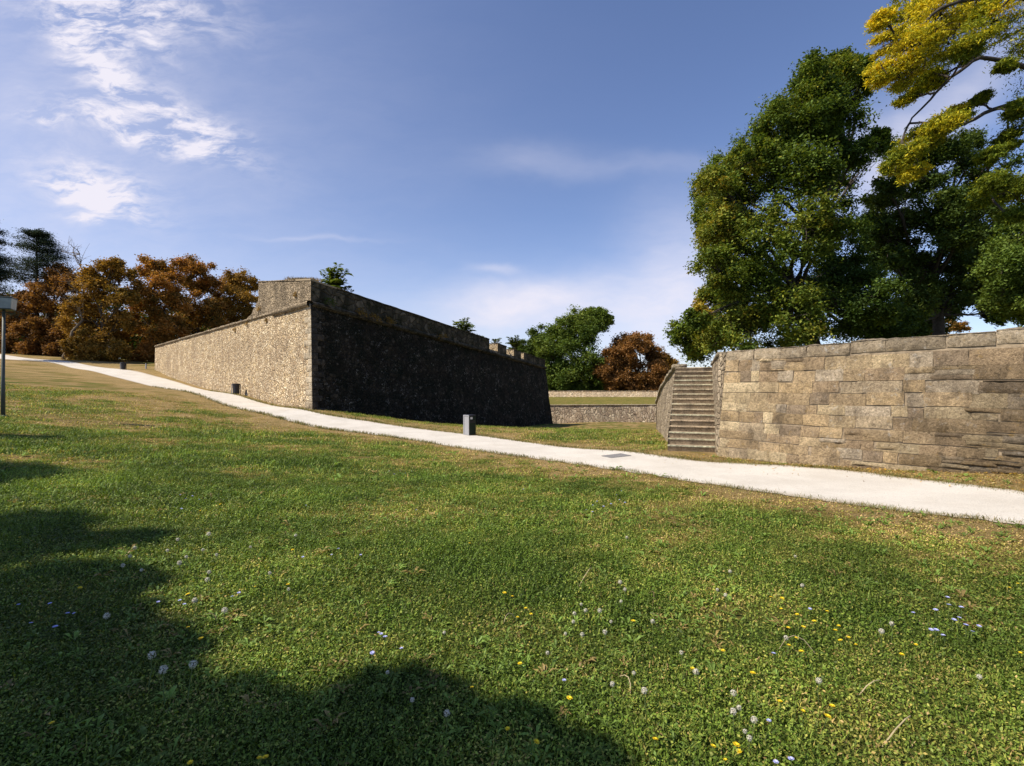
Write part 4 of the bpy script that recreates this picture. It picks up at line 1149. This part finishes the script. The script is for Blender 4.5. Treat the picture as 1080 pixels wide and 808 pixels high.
# ------------------------------------------------------------------ plants on the bastion
def frond_plant(name, label, base, h, spread, nf, seed, pal, group=None, leafl=.16):
    rs = R0(seed); base = np.asarray(base, float); root = empty(name, base); tag(root, label, 'plant', group); T = Tubes(); V = []; Cc = []
    T.add([base - [0, 0, .3], base + [0, 0, h * .45], base + [.05, 0, h * .7]], [.04, .03, .015], 6)
    for k in range(nf):
        a = rs.uniform(0, 2 * np.pi); s_ = base + [0, 0, h * rs.uniform(.3, .7)]; el_ = rs.uniform(.2, 1.3); L = h * rs.uniform(.35, .55)
        tip = s_ + np.array([math.cos(a) * math.cos(el_) * spread, math.sin(a) * math.cos(el_) * spread, math.sin(el_)]) * L
        r_ = limb(s_, tip, rs, 10, -.15); T.add(r_, np.linspace(.012, .005, 10), 4)
        tang = np.gradient(r_, axis=0); tang /= np.linalg.norm(tang, axis=1)[:, None]; side = np.cross(tang, [0, 0, 1]); side /= np.linalg.norm(side, axis=1)[:, None] + 1e-9
        for p, t_, sd_ in zip(r_[1:], tang[1:], side[1:]):
            for sg in (-1, 1):
                d_ = sd_ * sg * .85 + t_ * .5; d_ /= np.linalg.norm(d_); w_ = np.cross(d_, [0, 0, 1]); w_ /= np.linalg.norm(w_) + 1e-9
                l_ = leafl * rs.uniform(.8, 1.4); dn = np.array([0, 0, -.3 * l_])
                V += [p, p + d_ * l_ * .5 + w_ * l_ * .16, p + d_ * l_ + dn, p + d_ * l_ * .5 - w_ * l_ * .16]
                Cc += [pal(np.array([rs.rand()]))[0]] * 4
    T.build('stem', MT['bark_pale'], root, base); V = np.array(V); np_mesh('foliage', V, np.arange(len(V)).reshape(-1, 4), MT['leaf'], root, col=np.array(Cc), off=base)


def top_at(px, back=1.8):
    a = on_right_px(px); d = a[1] + back + 1; return np.array([(px - 540) / FP * d, d, a[2] + par_h(px) * .5])


frond_plant('ailanthus_sapling', 'feathery green sapling on the bastion top nearest the corner', top_at(353, 2.0), 2.6, .9, 34, 1, G_MID, 'saplings on the bastion', .42)
frond_plant('ailanthus_sapling', 'thin sparse sapling right of the large feathery one', top_at(367, 1.6), 1.6, .6, 9, 2, G_DARK, 'saplings on the bastion', .26)
frond_plant('ailanthus_sapling', 'feathery green plant halfway along the dark parapet', top_at(489, 2.2), 2.2, 1.1, 26, 3, G_MID, 'saplings on the bastion', .40)
frond_plant('ailanthus_sapling', 'small green shrub just behind the first merlon', top_at(543, 2.6), 2.4, .9, 22, 4, G_DARK, 'saplings on the bastion', .42)
frond_plant('ailanthus_sapling', 'tiny sprig in the first parapet gap', top_at(523, 2.0), 1.5, .8, 8, 5, G_DARK, 'saplings on the bastion', .3)


def shrub(name, label, base, rx, rz_, n, leaf, pal, seed, group=None, up=.4, cat='plant'):
    rs = R0(seed); base = np.asarray(base, float); root = empty(name, base); tag(root, label, cat, group); T = Tubes()
    g_ = rs.normal(size=(n, 3)); g_ /= np.linalg.norm(g_, axis=1)[:, None]; p = g_ * (rs.uniform(.3, 1, n) ** .6)[:, None] * [rx, rx, rz_]; p[:, 2] = np.abs(p[:, 2]); p += base
    k = np.sin(p[:, 0] * 3 / rx + seed) * .15; p[:, 2] += k * rz_
    for i in range(10): T.add(limb(base - [0, 0, .1], p[rs.randint(n)], rs, 4, 0), np.linspace(.015, .005, 4), 4)
    V = leaf_quads(p, leaf, rs, up); T.build('stem', MT['bark_pale'], root, base)
    np_mesh('foliage', V, np.arange(len(V)).reshape(-1, 4), MT['leaf'], root, col=np.repeat(pal(rs.uniform(0, 1, n)), 4, 0), off=base)


shrub('shrub', 'yellow green bush at the foot of the feathery sapling', top_at(348, 1.5) + [0, 0, .2], 1.1, 1.0, 900, .14, G_YEL if False else G_MID, 11, 'bushes on the bastion top')
shrub('shrub', 'low green bush right of the feathery plant on the parapet', top_at(499, 1.6) + [0, 0, .1], 1.5, 1.1, 900, .2, G_MID, 12, 'bushes on the bastion top')
shrub('shrub', 'small bush peeping over the middle of the parapet', top_at(403, 1.5) + [0, 0, .2], .7, .95, 250, .12, G_MID, 13, 'bushes on the bastion top')
shrub('shrub', 'low bush at the end of the feathery plant near the merlons', top_at(508, 1.6), .9, .9, 350, .2, G_DARK, 14, 'bushes on the bastion top')
for i, (px, dz, r, lab) in enumerate([(378, .1, .55, 'leftmost tuft of weeds growing out of the dark wall below its parapet'), (392, .0, .65, 'olive tuft of weeds in the string course of the dark wall'), (408, .15, .6, 'yellowish tuft of weeds on the dark string course'),
                                      (463, .1, .7, 'weed tuft farther along the dark string course'), (345, .3, .5, 'dark moss clump under the parapet near the corner')]):
    shrub('wall_weed', lab, on_right_px(px) + nD * .22 + [0, 0, dz - .1], r, .55, 260, .11, BRN_G if i != 4 else G_DARK, 30 + i, 'weeds on the dark wall')
for i, (t, dz, r, lab) in enumerate([(7.2, -.5, .22, 'dry weed under the coping below the parapet end'), (2.2, .7, .2, 'brown weed on the lit parapet near the corner'), (11.3, -.35, .25, 'brown weed under the coping left of the parapet step'), (14.0, -.6, .25, 'leftmost brown weed on the lit face under the coping'), (8.7, .55, .22, 'green weed in the crack at the parapet end')]):
    shrub('wall_weed', lab, on_left(t) + nL * .06 + [0, 0, dz], r, .35, 120, .09, BRN_G, 40 + i, 'weeds on the lit wall')

# dry grass fringe on the corner parapet: too many blades to count
rs = R0(8); n = 900; t = rs.uniform(.2, 4.6, n) ** 1; base_ = np.array([on_left(a) for a in t]); base_ -= nL[None] * rs.uniform(.1, .9, n)[:, None]; base_[:, 2] += hL(t) + .04
hh = rs.uniform(.08, .36, n) * (.4 + fbm(t * 2, t * 0, 3, 2)); ln_ = rs.normal(size=(n, 2)) * .10
V = np.zeros((n, 4, 3)); w_ = .014
V[:, 0] = base_ + [-w_, 0, 0]; V[:, 1] = base_ + [w_, 0, 0]; V[:, 2] = base_ + np.column_stack([ln_ + [w_ * .4, 0], hh]); V[:, 3] = base_ + np.column_stack([ln_ - [w_ * .4, 0], hh])
o = np_mesh('dry_grass', V.reshape(-1, 3), np.arange(4 * n).reshape(-1, 4), MT['grass'], col=np.repeat(np.array([[.26, .19, .10]]) * rs.uniform(.6, 1.3, (n, 1)), 4, 0))
tag(o, 'dry straw coloured grass fringe on top of the corner parapet', 'grass', kind='stuff')


# ------------------------------------------------------------------ street furniture
def steel_bin():
    g_ = ground_at(495.5, 459.2); rz = math.radians(44); root = empty('litter_bin', g_, rz)
    tag(root, 'tall square bin with steel side and dark green front before the dark wall', 'litter bin', 'litter bins by the path')
    H = .92; w = .40; s = g_[1] / 23.0
    b = MB(); b.box((0, 0, H / 2 + .02), (w, w, H - .06)); b.build('body', MT['green_paint'], root, .012)
    f_ = MB()
    for sx in (-1, 1): f_.box((sx * (w / 2 + .0) * 0 - w / 2 - .012, sx * (w / 2 - .025), H / 2 + .02), (.03, .05, H))
    f_.box((-w / 2 - .012, 0, H - .0), (.03, w - .1, .05)); f_.box((-w / 2 - .012, 0, .05), (.03, w - .1, .05)); f_.build('steel_frame', MT['steel'], root, .004)
    p = MB(); p.box((-w / 2 - .003, 0, H / 2 + .02), (.012, w - .1, H - .12)); p.build('steel_panel', MT['steel'], root)
    l = MB(); l.box((0, 0, H + .005), (w + .02, w + .02, .035)); l.build('lid', MT['black_paint'], root, .008)
    s_ = MB(); s_.box((-.07, -w / 2 - .004, H - .12), (.13, .006, .10)); s_.build('sticker', MT['sticker'], root)
    d_ = MB(); d_.box((0, -w / 2 - .003, H - .28), (w - .08, .01, .12)); d_.build('opening_flap', MT['black_paint'], root)


steel_bin()


def black_bin(px, py, label):
    g_ = ground_at(px, py); root = empty('litter_bin', g_, .3); tag(root, label, 'litter bin', 'litter bins by the path')
    b = MB(); b.lathe([(.20, .05), (.235, .10), (.25, .5), (.26, .78), (.24, .80)], 14); b.build('body', MT['black_paint'], root)
    r_ = MB(); r_.lathe([(.29, .76), (.30, .80), (.29, .86), (.24, .87)], 14); r_.build('rim', MT['black_paint'], root)
    for sx in (-1, 1):
        p = MB(); p.box((sx * .30, 0, .40), (.04, .06, .80)); p.build('support_post', MT['steel'] if sx < 0 else MT['black_paint'], root)
    return root


black_bin(249, 416.2, 'black round bin standing against the sunlit bastion wall')
black_bin(130, 390, 'small dark bin under the chestnuts at the far side of the path')
g_ = ground_at(154, 389); root = empty('bollard', g_); tag(root, 'small grey marker post on the grass by the low wall end', 'bollard')
b = MB(); b.lathe([(.09, 0), (.09, .55), (.06, .62)], 10); b.build('post', MT['steel'], root); b = MB(); b.lathe([(.10, .5), (.105, .56)], 10); b.build('cap', MT['black_paint'], root)

g_ = ground_at(3.2, 439.5); root = empty('street_lamp', g_); tag(root, 'grey lamp post with boxy lantern head at the left edge of the lawn', 'street lamp')
sc = g_[1] / FP; Hh = (439.5 - 327) * sc
b = MB(); b.tube([(0, 0, -.1), (0, 0, Hh * .32), (0, 0, Hh * .33), (.03, 0, Hh)], [.062, .06, .052, .045], 12); b.build('pole', MT['galv'], root, smooth=True)
b = MB(); b.lathe([(.11, -.02), (.11, .03), (.075, .05)], 14); b.build('base_plate', MT['galv'], root)
hd = empty('lantern', (0, 0, 0)); bpy.data.objects.remove(hd)
hw = 8.6 * sc; hh_ = 13 * sc
b = MB(); b.box((.03, 0, Hh + hh_ * .5), (hw * 1.75, hw * 1.75, hh_ * .86), .5, 1.12); lant = b.build('lantern', MT['glass'], root, .01)
b = MB(); b.box((.03, 0, Hh + hh_ * .96), (hw * 2.02, hw * 2.02, .05), .5); b.build('lantern_roof', MT['galv'], lant, .01)
b = MB(); b.box((.03, 0, Hh + .02), (hw * 1.8, hw * 1.8, .04), .5); b.build('lantern_floor', MT['galv'], lant, .01)
for k in range(4):
    b = MB(); a = .5 + math.pi / 4 + k * math.pi / 2; r_ = hw * .90 * 1.36
    b.tube([(.03 + math.cos(a) * r_ * .92, math.sin(a) * r_ * .92, Hh + .02), (.03 + math.cos(a) * r_, math.sin(a) * r_, Hh + hh_ * .94)], .014, 5); b.build('lantern_bar', MT['galv'], lant)

g_ = ground_at(650, 481.5); gn = [tz(g_[0] + .4, g_[1]) - tz(g_[0] - .4, g_[1]), tz(g_[0], g_[1] + .4) - tz(g_[0], g_[1] - .4)]
b = MB(); b.box((0, 0, .0), (.62, .5, .02)); dcv = b.build('drain_cover', MT['iron'], None, .005)
dcv.location = Vector([g_[0], g_[1], g_[2] + .018]); dcv.rotation_euler = (math.atan(gn[1] / .8), -math.atan(gn[0] / .8), .35)
tag(dcv, 'flat grey metal drain cover set in the pale gravel path', 'drain cover')

# ------------------------------------------------------------------ turf blades and leaves
rs = R0(99)


def scatter(d0, d1, dens, ws=1.22):
    mg = 2.6; n = int((ws * (d1 ** 2 - d0 ** 2) + 2 * mg * (d1 - d0)) * dens)
    y = rs.uniform(d0, d1, n * 2); y = y[rs.rand(n * 2) < (ws * y + mg) / (ws * d1 + mg)][:n]; x = rs.uniform(-1, 1, len(y)) * (ws * y + mg)
    k = ~in_path(x, y); return x[k], y[k]


def wall_block(x, y):
    """true where a wall or the bank stands"""
    s1 = (x - W1B[0]) * nW[0] + (y - W1B[1]) * nW[1] < .05
    s2 = (x - SA[0]) * (-rS[0]) + (y - SA[1]) * (-rS[1]) < .05
    bank = s1 & (s2 | (y < 14.2)) & (x > 4.4)
    cD = ((x - C_B[0]) * nD[0] + (y - C_B[1]) * nD[1] < .1) & ((x - C_B[0]) * nL[0] + (y - C_B[1]) * nL[1] < .1)
    return bank | cD


def turf(name, rings, kind_w, label):
    V = []; Cc = []
    for d0, d1, dens, sc_ in rings:
        x, y = scatter(d0, d1, dens); k = ~wall_block(x, y); x = x[k]; y = y[k]
        clump = fbm(x * 5, y * 5, 31, 3); dry_ = dryness(x, y)
        keep = rs.rand(len(x)) < np.clip(1.15 - dry_ * .75, .15, 1) * np.clip(.35 + clump * 1.2, 0, 1); x, y, clump, dry_ = x[keep], y[keep], clump[keep], dry_[keep]
        z = terr(x, y); n = len(x); big = fbm(x * .9, y * .9, 77, 3)
        lush = np.clip(1.25 - dry_, .3, 1.2) * (.6 + big * .8)
        if kind_w == 'blade':
            h = rs.uniform(.014, .042, n) * sc_ * lush; w_ = rs.uniform(.0018, .004, n) * sc_; a = rs.uniform(0, 2 * np.pi, n)
            bend = rs.uniform(.3, 1.3, n)[:, None] * h[:, None] * np.stack([np.cos(a), np.sin(a)], 1)
            pa = np.stack([-np.sin(a), np.cos(a)], 1) * w_[:, None]
            b = np.stack([x, y, z - .003], 1); v = np.zeros((n, 6, 3))
            v[:, 0] = b; v[:, 1] = b; v[:, 0, :2] -= pa; v[:, 1, :2] += pa
            v[:, 2] = b; v[:, 2, :2] += bend * .35 + pa * .9; v[:, 2, 2] += h * .65; v[:, 3] = b; v[:, 3, :2] += bend * .35 - pa * .9; v[:, 3, 2] += h * .65
            v[:, 4] = b; v[:, 4, :2] += bend + pa * .2; v[:, 4, 2] += h; v[:, 5] = b; v[:, 5, :2] += bend - pa * .2; v[:, 5, 2] += h
            V.append(v)
            per = 6
        else:
            h = rs.uniform(.008, .05, n) * sc_ ** .8 * lush; s_ = rs.uniform(.008, .021, n) * sc_; c_ = np.stack([x, y, z + h], 1)
            v = leaf_quads(c_, 1, rs, 1.0, .62, 0).reshape(n, 4, 3); v = c_[:, None] + (v - c_[:, None]) * s_[:, None, None]
            V.append(v); per = 4
        t = np.clip(dry_ * .8 + rs.normal(size=n) * .20 - .05 + (clump - .5) * .25, 0, 1)
        ps = [0, .3, .5, .7, 1]; cs = np.array([(.10, .165, .02), (.20, .26, .04), (.33, .32, .065), (.40, .27, .10), (.52, .39, .19)])
        pc = np.stack([np.interp(t, ps, cs[:, j]) for j in range(3)], 1) * rs.uniform(.45, 1.55, (n, 1)) * (.62 + big * .76)[:, None]
        Cc.append(np.repeat(pc, per, 0))
    V = np.concatenate([v.reshape(-1, 3) for v in V]); Cc = np.concatenate(Cc)
    if kind_w == 'blade':
        m = len(V) // 6; b = np.arange(m)[:, None] * 6; q_ = np.concatenate([b + [[0, 1, 2, 3]], b + [[3, 2, 4, 5]]])
    else: q_ = np.arange(len(V)).reshape(-1, 4)
    o = np_mesh(name, V, q_, MT['grass'], col=Cc); tag(o, label, 'grass', kind='stuff'); return o


turf('grass', [(0.7, 3.2, 5200, 1.0), (3.2, 6, 2600, 1.15), (6, 10, 1000, 1.6), (10, 17, 420, 2.0), (17, 34, 110, 3.2)], 'blade', 'short green and straw coloured grass blades covering the sloping lawn')
turf('clover_leaves', [(0.7, 3.2, 9500, 1.0), (3.2, 6, 5200, 1.15), (6, 10, 2300, 1.45), (10, 17, 520, 2.0), (17, 34, 110, 3.2)], 'leaf', 'low clover and weed leaves carpeting the foreground lawn')

# broad-leaved weeds: rosettes of long leaves
V = []; Cc = []
for d0, d1, dens, sc_ in [(.9, 4, 60, .85), (4, 8, 24, 1.1), (8, 16, 4, 1.7)]:
    x, y = scatter(d0, d1, dens); k = ~wall_block(x, y) & (fbm(x * .8 + 9, y * .8, 61, 3) > .42); x = x[k]; y = y[k]; z = terr(x, y)
    for cx, cy, cz in zip(x, y, z):
        nl = rs.randint(5, 12); L0 = rs.uniform(.035, .085) * sc_; tone = rs.uniform(.7, 1.35); dr_ = rs.rand() < .15
        for q_ in range(nl):
            a = rs.uniform(0, 6.283); L = L0 * rs.uniform(.6, 1.3); w_ = L * rs.uniform(.09, .16); e_ = rs.uniform(.25, 1.0); ca, sa = math.cos(a), math.sin(a)
            o_ = np.array([cx, cy, cz + .005]); dd_ = np.array([ca, sa, 0]); pp_ = np.array([-sa, ca, 0]) * w_
            m_ = o_ + dd_ * L * .55 + [0, 0, L * e_ * .6]; t_ = o_ + dd_ * L + [0, 0, L * e_ * .55]
            V += [o_, m_ - pp_, m_ + [0, 0, -w_ * .5], o_, o_, m_ + [0, 0, -w_ * .5], m_ + pp_, o_, m_ - pp_, t_, t_, m_ + [0, 0, -w_ * .5], m_ + [0, 0, -w_ * .5], t_, t_, m_ + pp_]
            c_ = np.array([.30, .22, .08] if dr_ else [.17, .26, .05]) * tone * rs.uniform(.8, 1.2); Cc += [c_] * 16
V = np.array(V); f3 = np.arange(len(V)).reshape(-1, 4); f3 = np.concatenate([f3[0::4][:, [0, 1, 2]], f3[1::4][:, [0, 1, 2]], f3[2::4][:, [0, 1, 3]], f3[3::4][:, [0, 1, 3]]])
o = np_mesh('weed_rosettes', V, f3, MT['grass'], col=np.array(Cc)); tag(o, 'rosettes of broad dandelion and plantain leaves among the lawn grass', 'weeds', kind='stuff')

# ragged tufts along both edges of the path
V = []; Cc = []
for poly in (far_c, near_c):
    k = (poly[:, 1] < 45) & (np.abs(poly[:, 0]) < 45); idx_ = np.where(k)[0]; n = 16000
    i_ = rs.choice(idx_[:-1], n); u_ = rs.rand(n)[:, None]; p = poly[i_, :2] * (1 - u_) + poly[i_ + 1, :2] * u_ + rs.normal(size=(n, 2)) * .11
    keep = rs.rand(n) < fbm(p[:, 0] * 2, p[:, 1] * 2, 5, 3) * 1.5 - .25; p = p[keep]; n = len(p); sc_ = np.clip(p[:, 1] / 9, .9, 3.2)
    z = terr(p[:, 0], p[:, 1]) + .008; h = rs.uniform(.015, .05, n) * sc_; a = rs.uniform(0, 2 * np.pi, n); w_ = .004 * sc_
    pa = np.stack([-np.sin(a), np.cos(a)], 1) * w_[:, None]; be = np.stack([np.cos(a), np.sin(a)], 1) * h[:, None] * .7; v = np.zeros((n, 4, 3)); b = np.column_stack([p, z])
    v[:] = b[:, None]; v[:, 0, :2] -= pa; v[:, 1, :2] += pa; v[:, 2, :2] += be + pa * .3; v[:, 3, :2] += be - pa * .3; v[:, 2, 2] += h; v[:, 3, 2] += h
    V.append(v.reshape(-1, 3)); t = rs.rand(n, 1); Cc.append(np.repeat(((1 - t) * np.array([[.08, .12, .02]]) + t * np.array([[.28, .21, .09]])), 4, 0))
V = np.concatenate(V); o = np_mesh('edge_grass', V, np.arange(len(V)).reshape(-1, 4), MT['grass'], col=np.concatenate(Cc)); tag(o, 'ragged grass fringe along both edges of the gravel path', 'grass', kind='stuff')

# fallen leaves under the right wall
n = 9000; u_ = rs.uniform(0, 1, n); a_ = lerp(W1B, W3B, 0); t = rs.uniform(-.12, 2.0, n); wv_ = rs.uniform(0, 1, n) ** 1.3
p = W1B[None, :2] + (W2B - W1B)[None, :2] * t[:, None] + nW[None, :2] * (wv_ * 1.9 + .02)[:, None]
k = ~in_path(p[:, 0], p[:, 1]) | (rs.rand(n) < .03); dens = fbm(p[:, 0] * 1.5, p[:, 1] * 1.5, 3, 3); k &= rs.rand(n) < np.clip(dens * 1.8 - .3, 0, 1); p = p[k]; n = len(p)
c_ = np.column_stack([p, terr(p[:, 0], p[:, 1]) + rs.uniform(.018, .03, n)]); V = leaf_quads(c_, .042, rs, 2.5, .5)
cc = np.array([(.52, .33, .05), (.45, .28, .07), (.34, .20, .07), (.24, .13, .05), (.50, .42, .18)])[rs.randint(0, 5, n)] * rs.uniform(.7, 1.2, (n, 1))
o = np_mesh('fallen_leaves', V, np.arange(len(V)).reshape(-1, 4), MT['leaf'], col=np.repeat(cc, 4, 0)); tag(o, 'yellow and brown fallen leaves strewn on the verge below the block wall', 'leaf litter', kind='stuff')


# ------------------------------------------------------------------ flowers (one prototype of each, copied)
def proto_clock():
    rs = R0(1); root = empty('dandelion_clock', (0, 0, 0)); b = MB(); b.tube([(0, 0, -.01), (.006, .002, .08), (0, 0, .15)], [.0022, .002, .0018], 5); b.build('stem', MT['stem'], root)
    n = 105; g_ = rs.normal(size=(n, 3)); g_ /= np.linalg.norm(g_, axis=1)[:, None]; c_ = np.array([0, 0, .15]); V = []
    for d in g_:
        a = np.cross(d, [.3, .2, .9]); a /= np.linalg.norm(a); bb = np.cross(d, a); t = c_ + d * .0175 * rs.uniform(.85, 1.05); w_ = .0027
        V += [t + a * w_, t + bb * w_, t - a * w_, t - bb * w_]
        V += [c_ + d * .004 + a * .0004, c_ + d * .004 - a * .0004, t - a * .0003, t + a * .0003]
    V = np.array(V); np_mesh('seed_head', V, np.arange(len(V)).reshape(-1, 4), MT['clock'], root)
    b = MB(); b.lathe([(.002, .144), (.005, .148), (.005, .153), (.002, .156)], 8); b.build('seed_hub', MT['hub'], root); return root


def proto_flower(name, hgt, r, npet, layers, mt, seed):
    rs = R0(seed); root = empty(name, (0, 0, 0)); b = MB(); b.tube([(0, 0, -.01), (.004, -.003, hgt * .5), (0, 0, hgt)], [.002, .0018, .0016], 5); b.build('stem', MT['stem'], root)
    V = []
    for L in range(layers):
        for k in range(npet):
            a = 2 * math.pi * (k + L * .4) / npet + rs.normal() * .1; rr_ = r * (1 - L * .22); up_ = .25 + L * .35; d = np.array([math.cos(a), math.sin(a), up_]); d /= np.linalg.norm(d); s_ = np.array([-math.sin(a), math.cos(a), 0]) * r * .16
            o_ = np.array([0, 0, hgt]); V += [o_ + d * r * .1, o_ + d * rr_ * .65 + s_, o_ + d * rr_, o_ + d * rr_ * .65 - s_]
    V = np.array(V); np_mesh('petals', V, np.arange(len(V)).reshape(-1, 4), mt, root); return root


def copy_tree(root):
    r = root.copy(); COL.objects.link(r)
    for ch in root.children:
        c = ch.copy(); COL.objects.link(c); c.parent = r
    return r


ORD = 'leftmost second third fourth fifth sixth seventh eighth ninth tenth eleventh twelfth thirteenth fourteenth fifteenth sixteenth seventeenth eighteenth nineteenth twentieth'.split()


def place(proto, pts, hgt, labeler0, cat, group, smin, smax, seed):
    rs = R0(seed); reg = {}
    for p in pts: reg.setdefault(labeler0(*p), []).append(p)

    def labeler(px, py):
        l = labeler0(px, py); k = sorted(reg[l]).index((px, py)); n_ = len(reg[l])
        if n_ == 1: return l
        return l + ', ' + ('leftmost' if k == 0 else 'rightmost' if k == n_ - 1 else ORD[k] + ' from the left')
    for i, (px, py) in enumerate(pts):
        r = proto if i == 0 else copy_tree(proto); s_ = rs.uniform(smin, smax)
        g_ = ground_at(px, py, hgt * s_); s_ = s_ * (1.3 if px < 245 and hgt > .12 else 1); r.location = Vector([float(v) for v in g_]); r.scale = (s_, s_, s_); r.rotation_euler = (rs.normal() * .10, rs.normal() * .10, rs.uniform(0, 6.28))
        tag(r, labeler(px, py), cat, group)


clocks = [(143, 582), (135, 590), (127, 601), (153, 604), (178, 584), (188.5, 572.5), (196, 591), (192, 599), (213, 583), (227, 589), (222, 608), (220, 616), (207.5, 639), (113, 656), (237, 651), (156, 702), (174, 717), (198, 712), (263, 577), (283, 605),
          (306, 622), (314, 564), (220, 568), (408, 710), (434, 739), (470, 753), (468, 668), (609, 647), (616, 644), (630, 645), (644, 656), (659, 622), (655, 634), (655, 614), (688, 656), (598, 670), (605, 656), (613, 671), (666, 708), (638, 667),
          (574, 687), (719, 689), (738, 708), (682, 729), (648, 724), (660, 567), (613, 638), (772.5, 732), (778, 746), (775.5, 750), (792, 761), (780, 770), (790, 780), (864, 718), (940, 658), (766.5, 627), (757, 621), (846, 618), (769, 601),
          (1029.5, 714), (931, 665), (838.5, 587), (830, 674)]
yellows = [(554, 642), (559, 648), (545, 652), (539.5, 629), (531.5, 625), (549, 700), (498, 726), (536.5, 767.5), (561, 781), (599, 737), (667, 656), (690, 782), (730, 706), (679, 559), (494.5, 573), (814, 630.5), (822, 630), (825, 643), (841.5, 648),
           (844.5, 661), (831, 662), (841, 673), (831, 681), (860, 656), (873, 645.5), (885, 660), (880.6, 666), (890, 676), (895, 673), (904, 681), (966, 680), (950, 690), (1075, 688), (846, 688), (794, 710.5), (823, 741), (845, 750), (869, 755),
           (878, 746), (749, 789), (765, 804), (774, 786), (780.5, 793), (762, 686), (1064, 620), (1074, 616), (200, 627), (199, 662), (212, 674), (269, 619.5), (303, 617), (309, 580), (233, 532), (210.5, 539), (83, 620), (20, 567), (55, 764), (272, 802),
           (281, 800), (202, 803), (700, 600), (640, 590), (450, 600), (380, 560), (150, 520), (90, 510), (330, 520), (930, 740)]
blues = [(55, 636), (59, 661), (69, 648), (80, 647), (30, 658), (19, 639), (190.6, 633), (193.5, 638), (166, 635), (245, 630), (252, 625), (351, 585), (358, 579), (320, 587), (382, 585), (399, 668), (393, 687), (323, 533), (618, 538), (624, 533), (630, 529),
         (636, 534), (644, 531), (653, 527), (659, 530), (626, 540), (650, 522), (656, 518), (595, 719), (439, 538), (425, 684), (402, 668), (406, 673), (998, 630), (988, 643.5), (1000, 639), (1014, 641), (1004, 653), (1010, 652), (1017, 660), (981.5, 663),
         (985, 664), (996, 671), (1024, 667), (1029.6, 659), (964, 647), (811, 761.5), (836.5, 803), (815, 691), (853, 641), (820, 804), (410, 497), (416, 500), (422, 496), (428, 499), (434, 497), (196, 526), (203, 523), (210, 527), (190, 522), (190, 536), (552, 516)]


def where(px, py):
    if px < 215 and py > 600: return 'by the lower left shadow'
    if px < 330: return 'on the left half lawn'
    if px < 500: return 'by the middle shadow lobe' if py > 640 else 'on upper lawn left of centre'
    if px < 700: return 'right of the shadow tip' if py > 590 else 'below the mid path'
    if px < 910: return 'in the patch right of centre' if py < 715 else 'bottom right of centre'
    return 'at the lawn right side'


place(proto_clock(), clocks, .15, lambda a, b: 'white fluffy dandelion clock ' + where(a, b), 'dandelion clock', 'dandelion clocks in the lawn', .6, .95, 1)
place(proto_flower('yellow_dandelion', .07, .019, 14, 3, MT['yellow'], 2), yellows[:60], .07, lambda a, b: 'yellow dandelion flower ' + where(a, b), 'flower', 'yellow flowers in the lawn', .6, 1.0, 2)
place(proto_flower('blue_chicory', .10, .019, 12, 2, MT['blue'], 3), blues, .10, lambda a, b: 'pale blue chicory flower ' + where(a, b), 'flower', 'blue flowers in the lawn', .6, .95, 3)

# dry stalks
rs = R0(31)
spots = [(905, 735, 'pale dry stalk lying at the bottom right of the lawn'), (930, 790, 'long dry stalk in the lower right corner'), (688, 640, 'dry upright stalk right of the dandelion clocks'), (610, 620, 'thin dry stalk above the dandelion clocks'),
         (545, 655, 'bent dry stalk beside the yellow dandelions'), (230, 660, 'dry straw stalk by the shadow edge'), (860, 690, 'curved dry stalk among the yellow flowers'), (665, 735, 'short pale stalk near the bottom centre')]
for i, (px, py, lab) in enumerate(spots):
    g_ = ground_at(px, py); b = MB(); L = rs.uniform(.12, .3); a = rs.uniform(0, 6.28); p = [(0, 0, 0)]
    for k in range(1, 5): p.append((math.cos(a + k * .15) * L * k / 4, math.sin(a + k * .15) * L * k / 4, .02 + L * .35 * math.sin(k * .7)))
    b.tube(p, [.003, .0028, .0025, .002, .0015], 5); o = b.build('dry_stalk', MT['hub'] if i % 3 == 2 else simple('straw', (.42, .34, .2), .9), None); o.location = Vector([float(v) for v in g_]); tag(o, lab, 'dry stalk', 'dry stalks in the lawn')
print('objects', len(bpy.data.objects), 'polys', sum(len(m.polygons) for m in bpy.data.meshes))
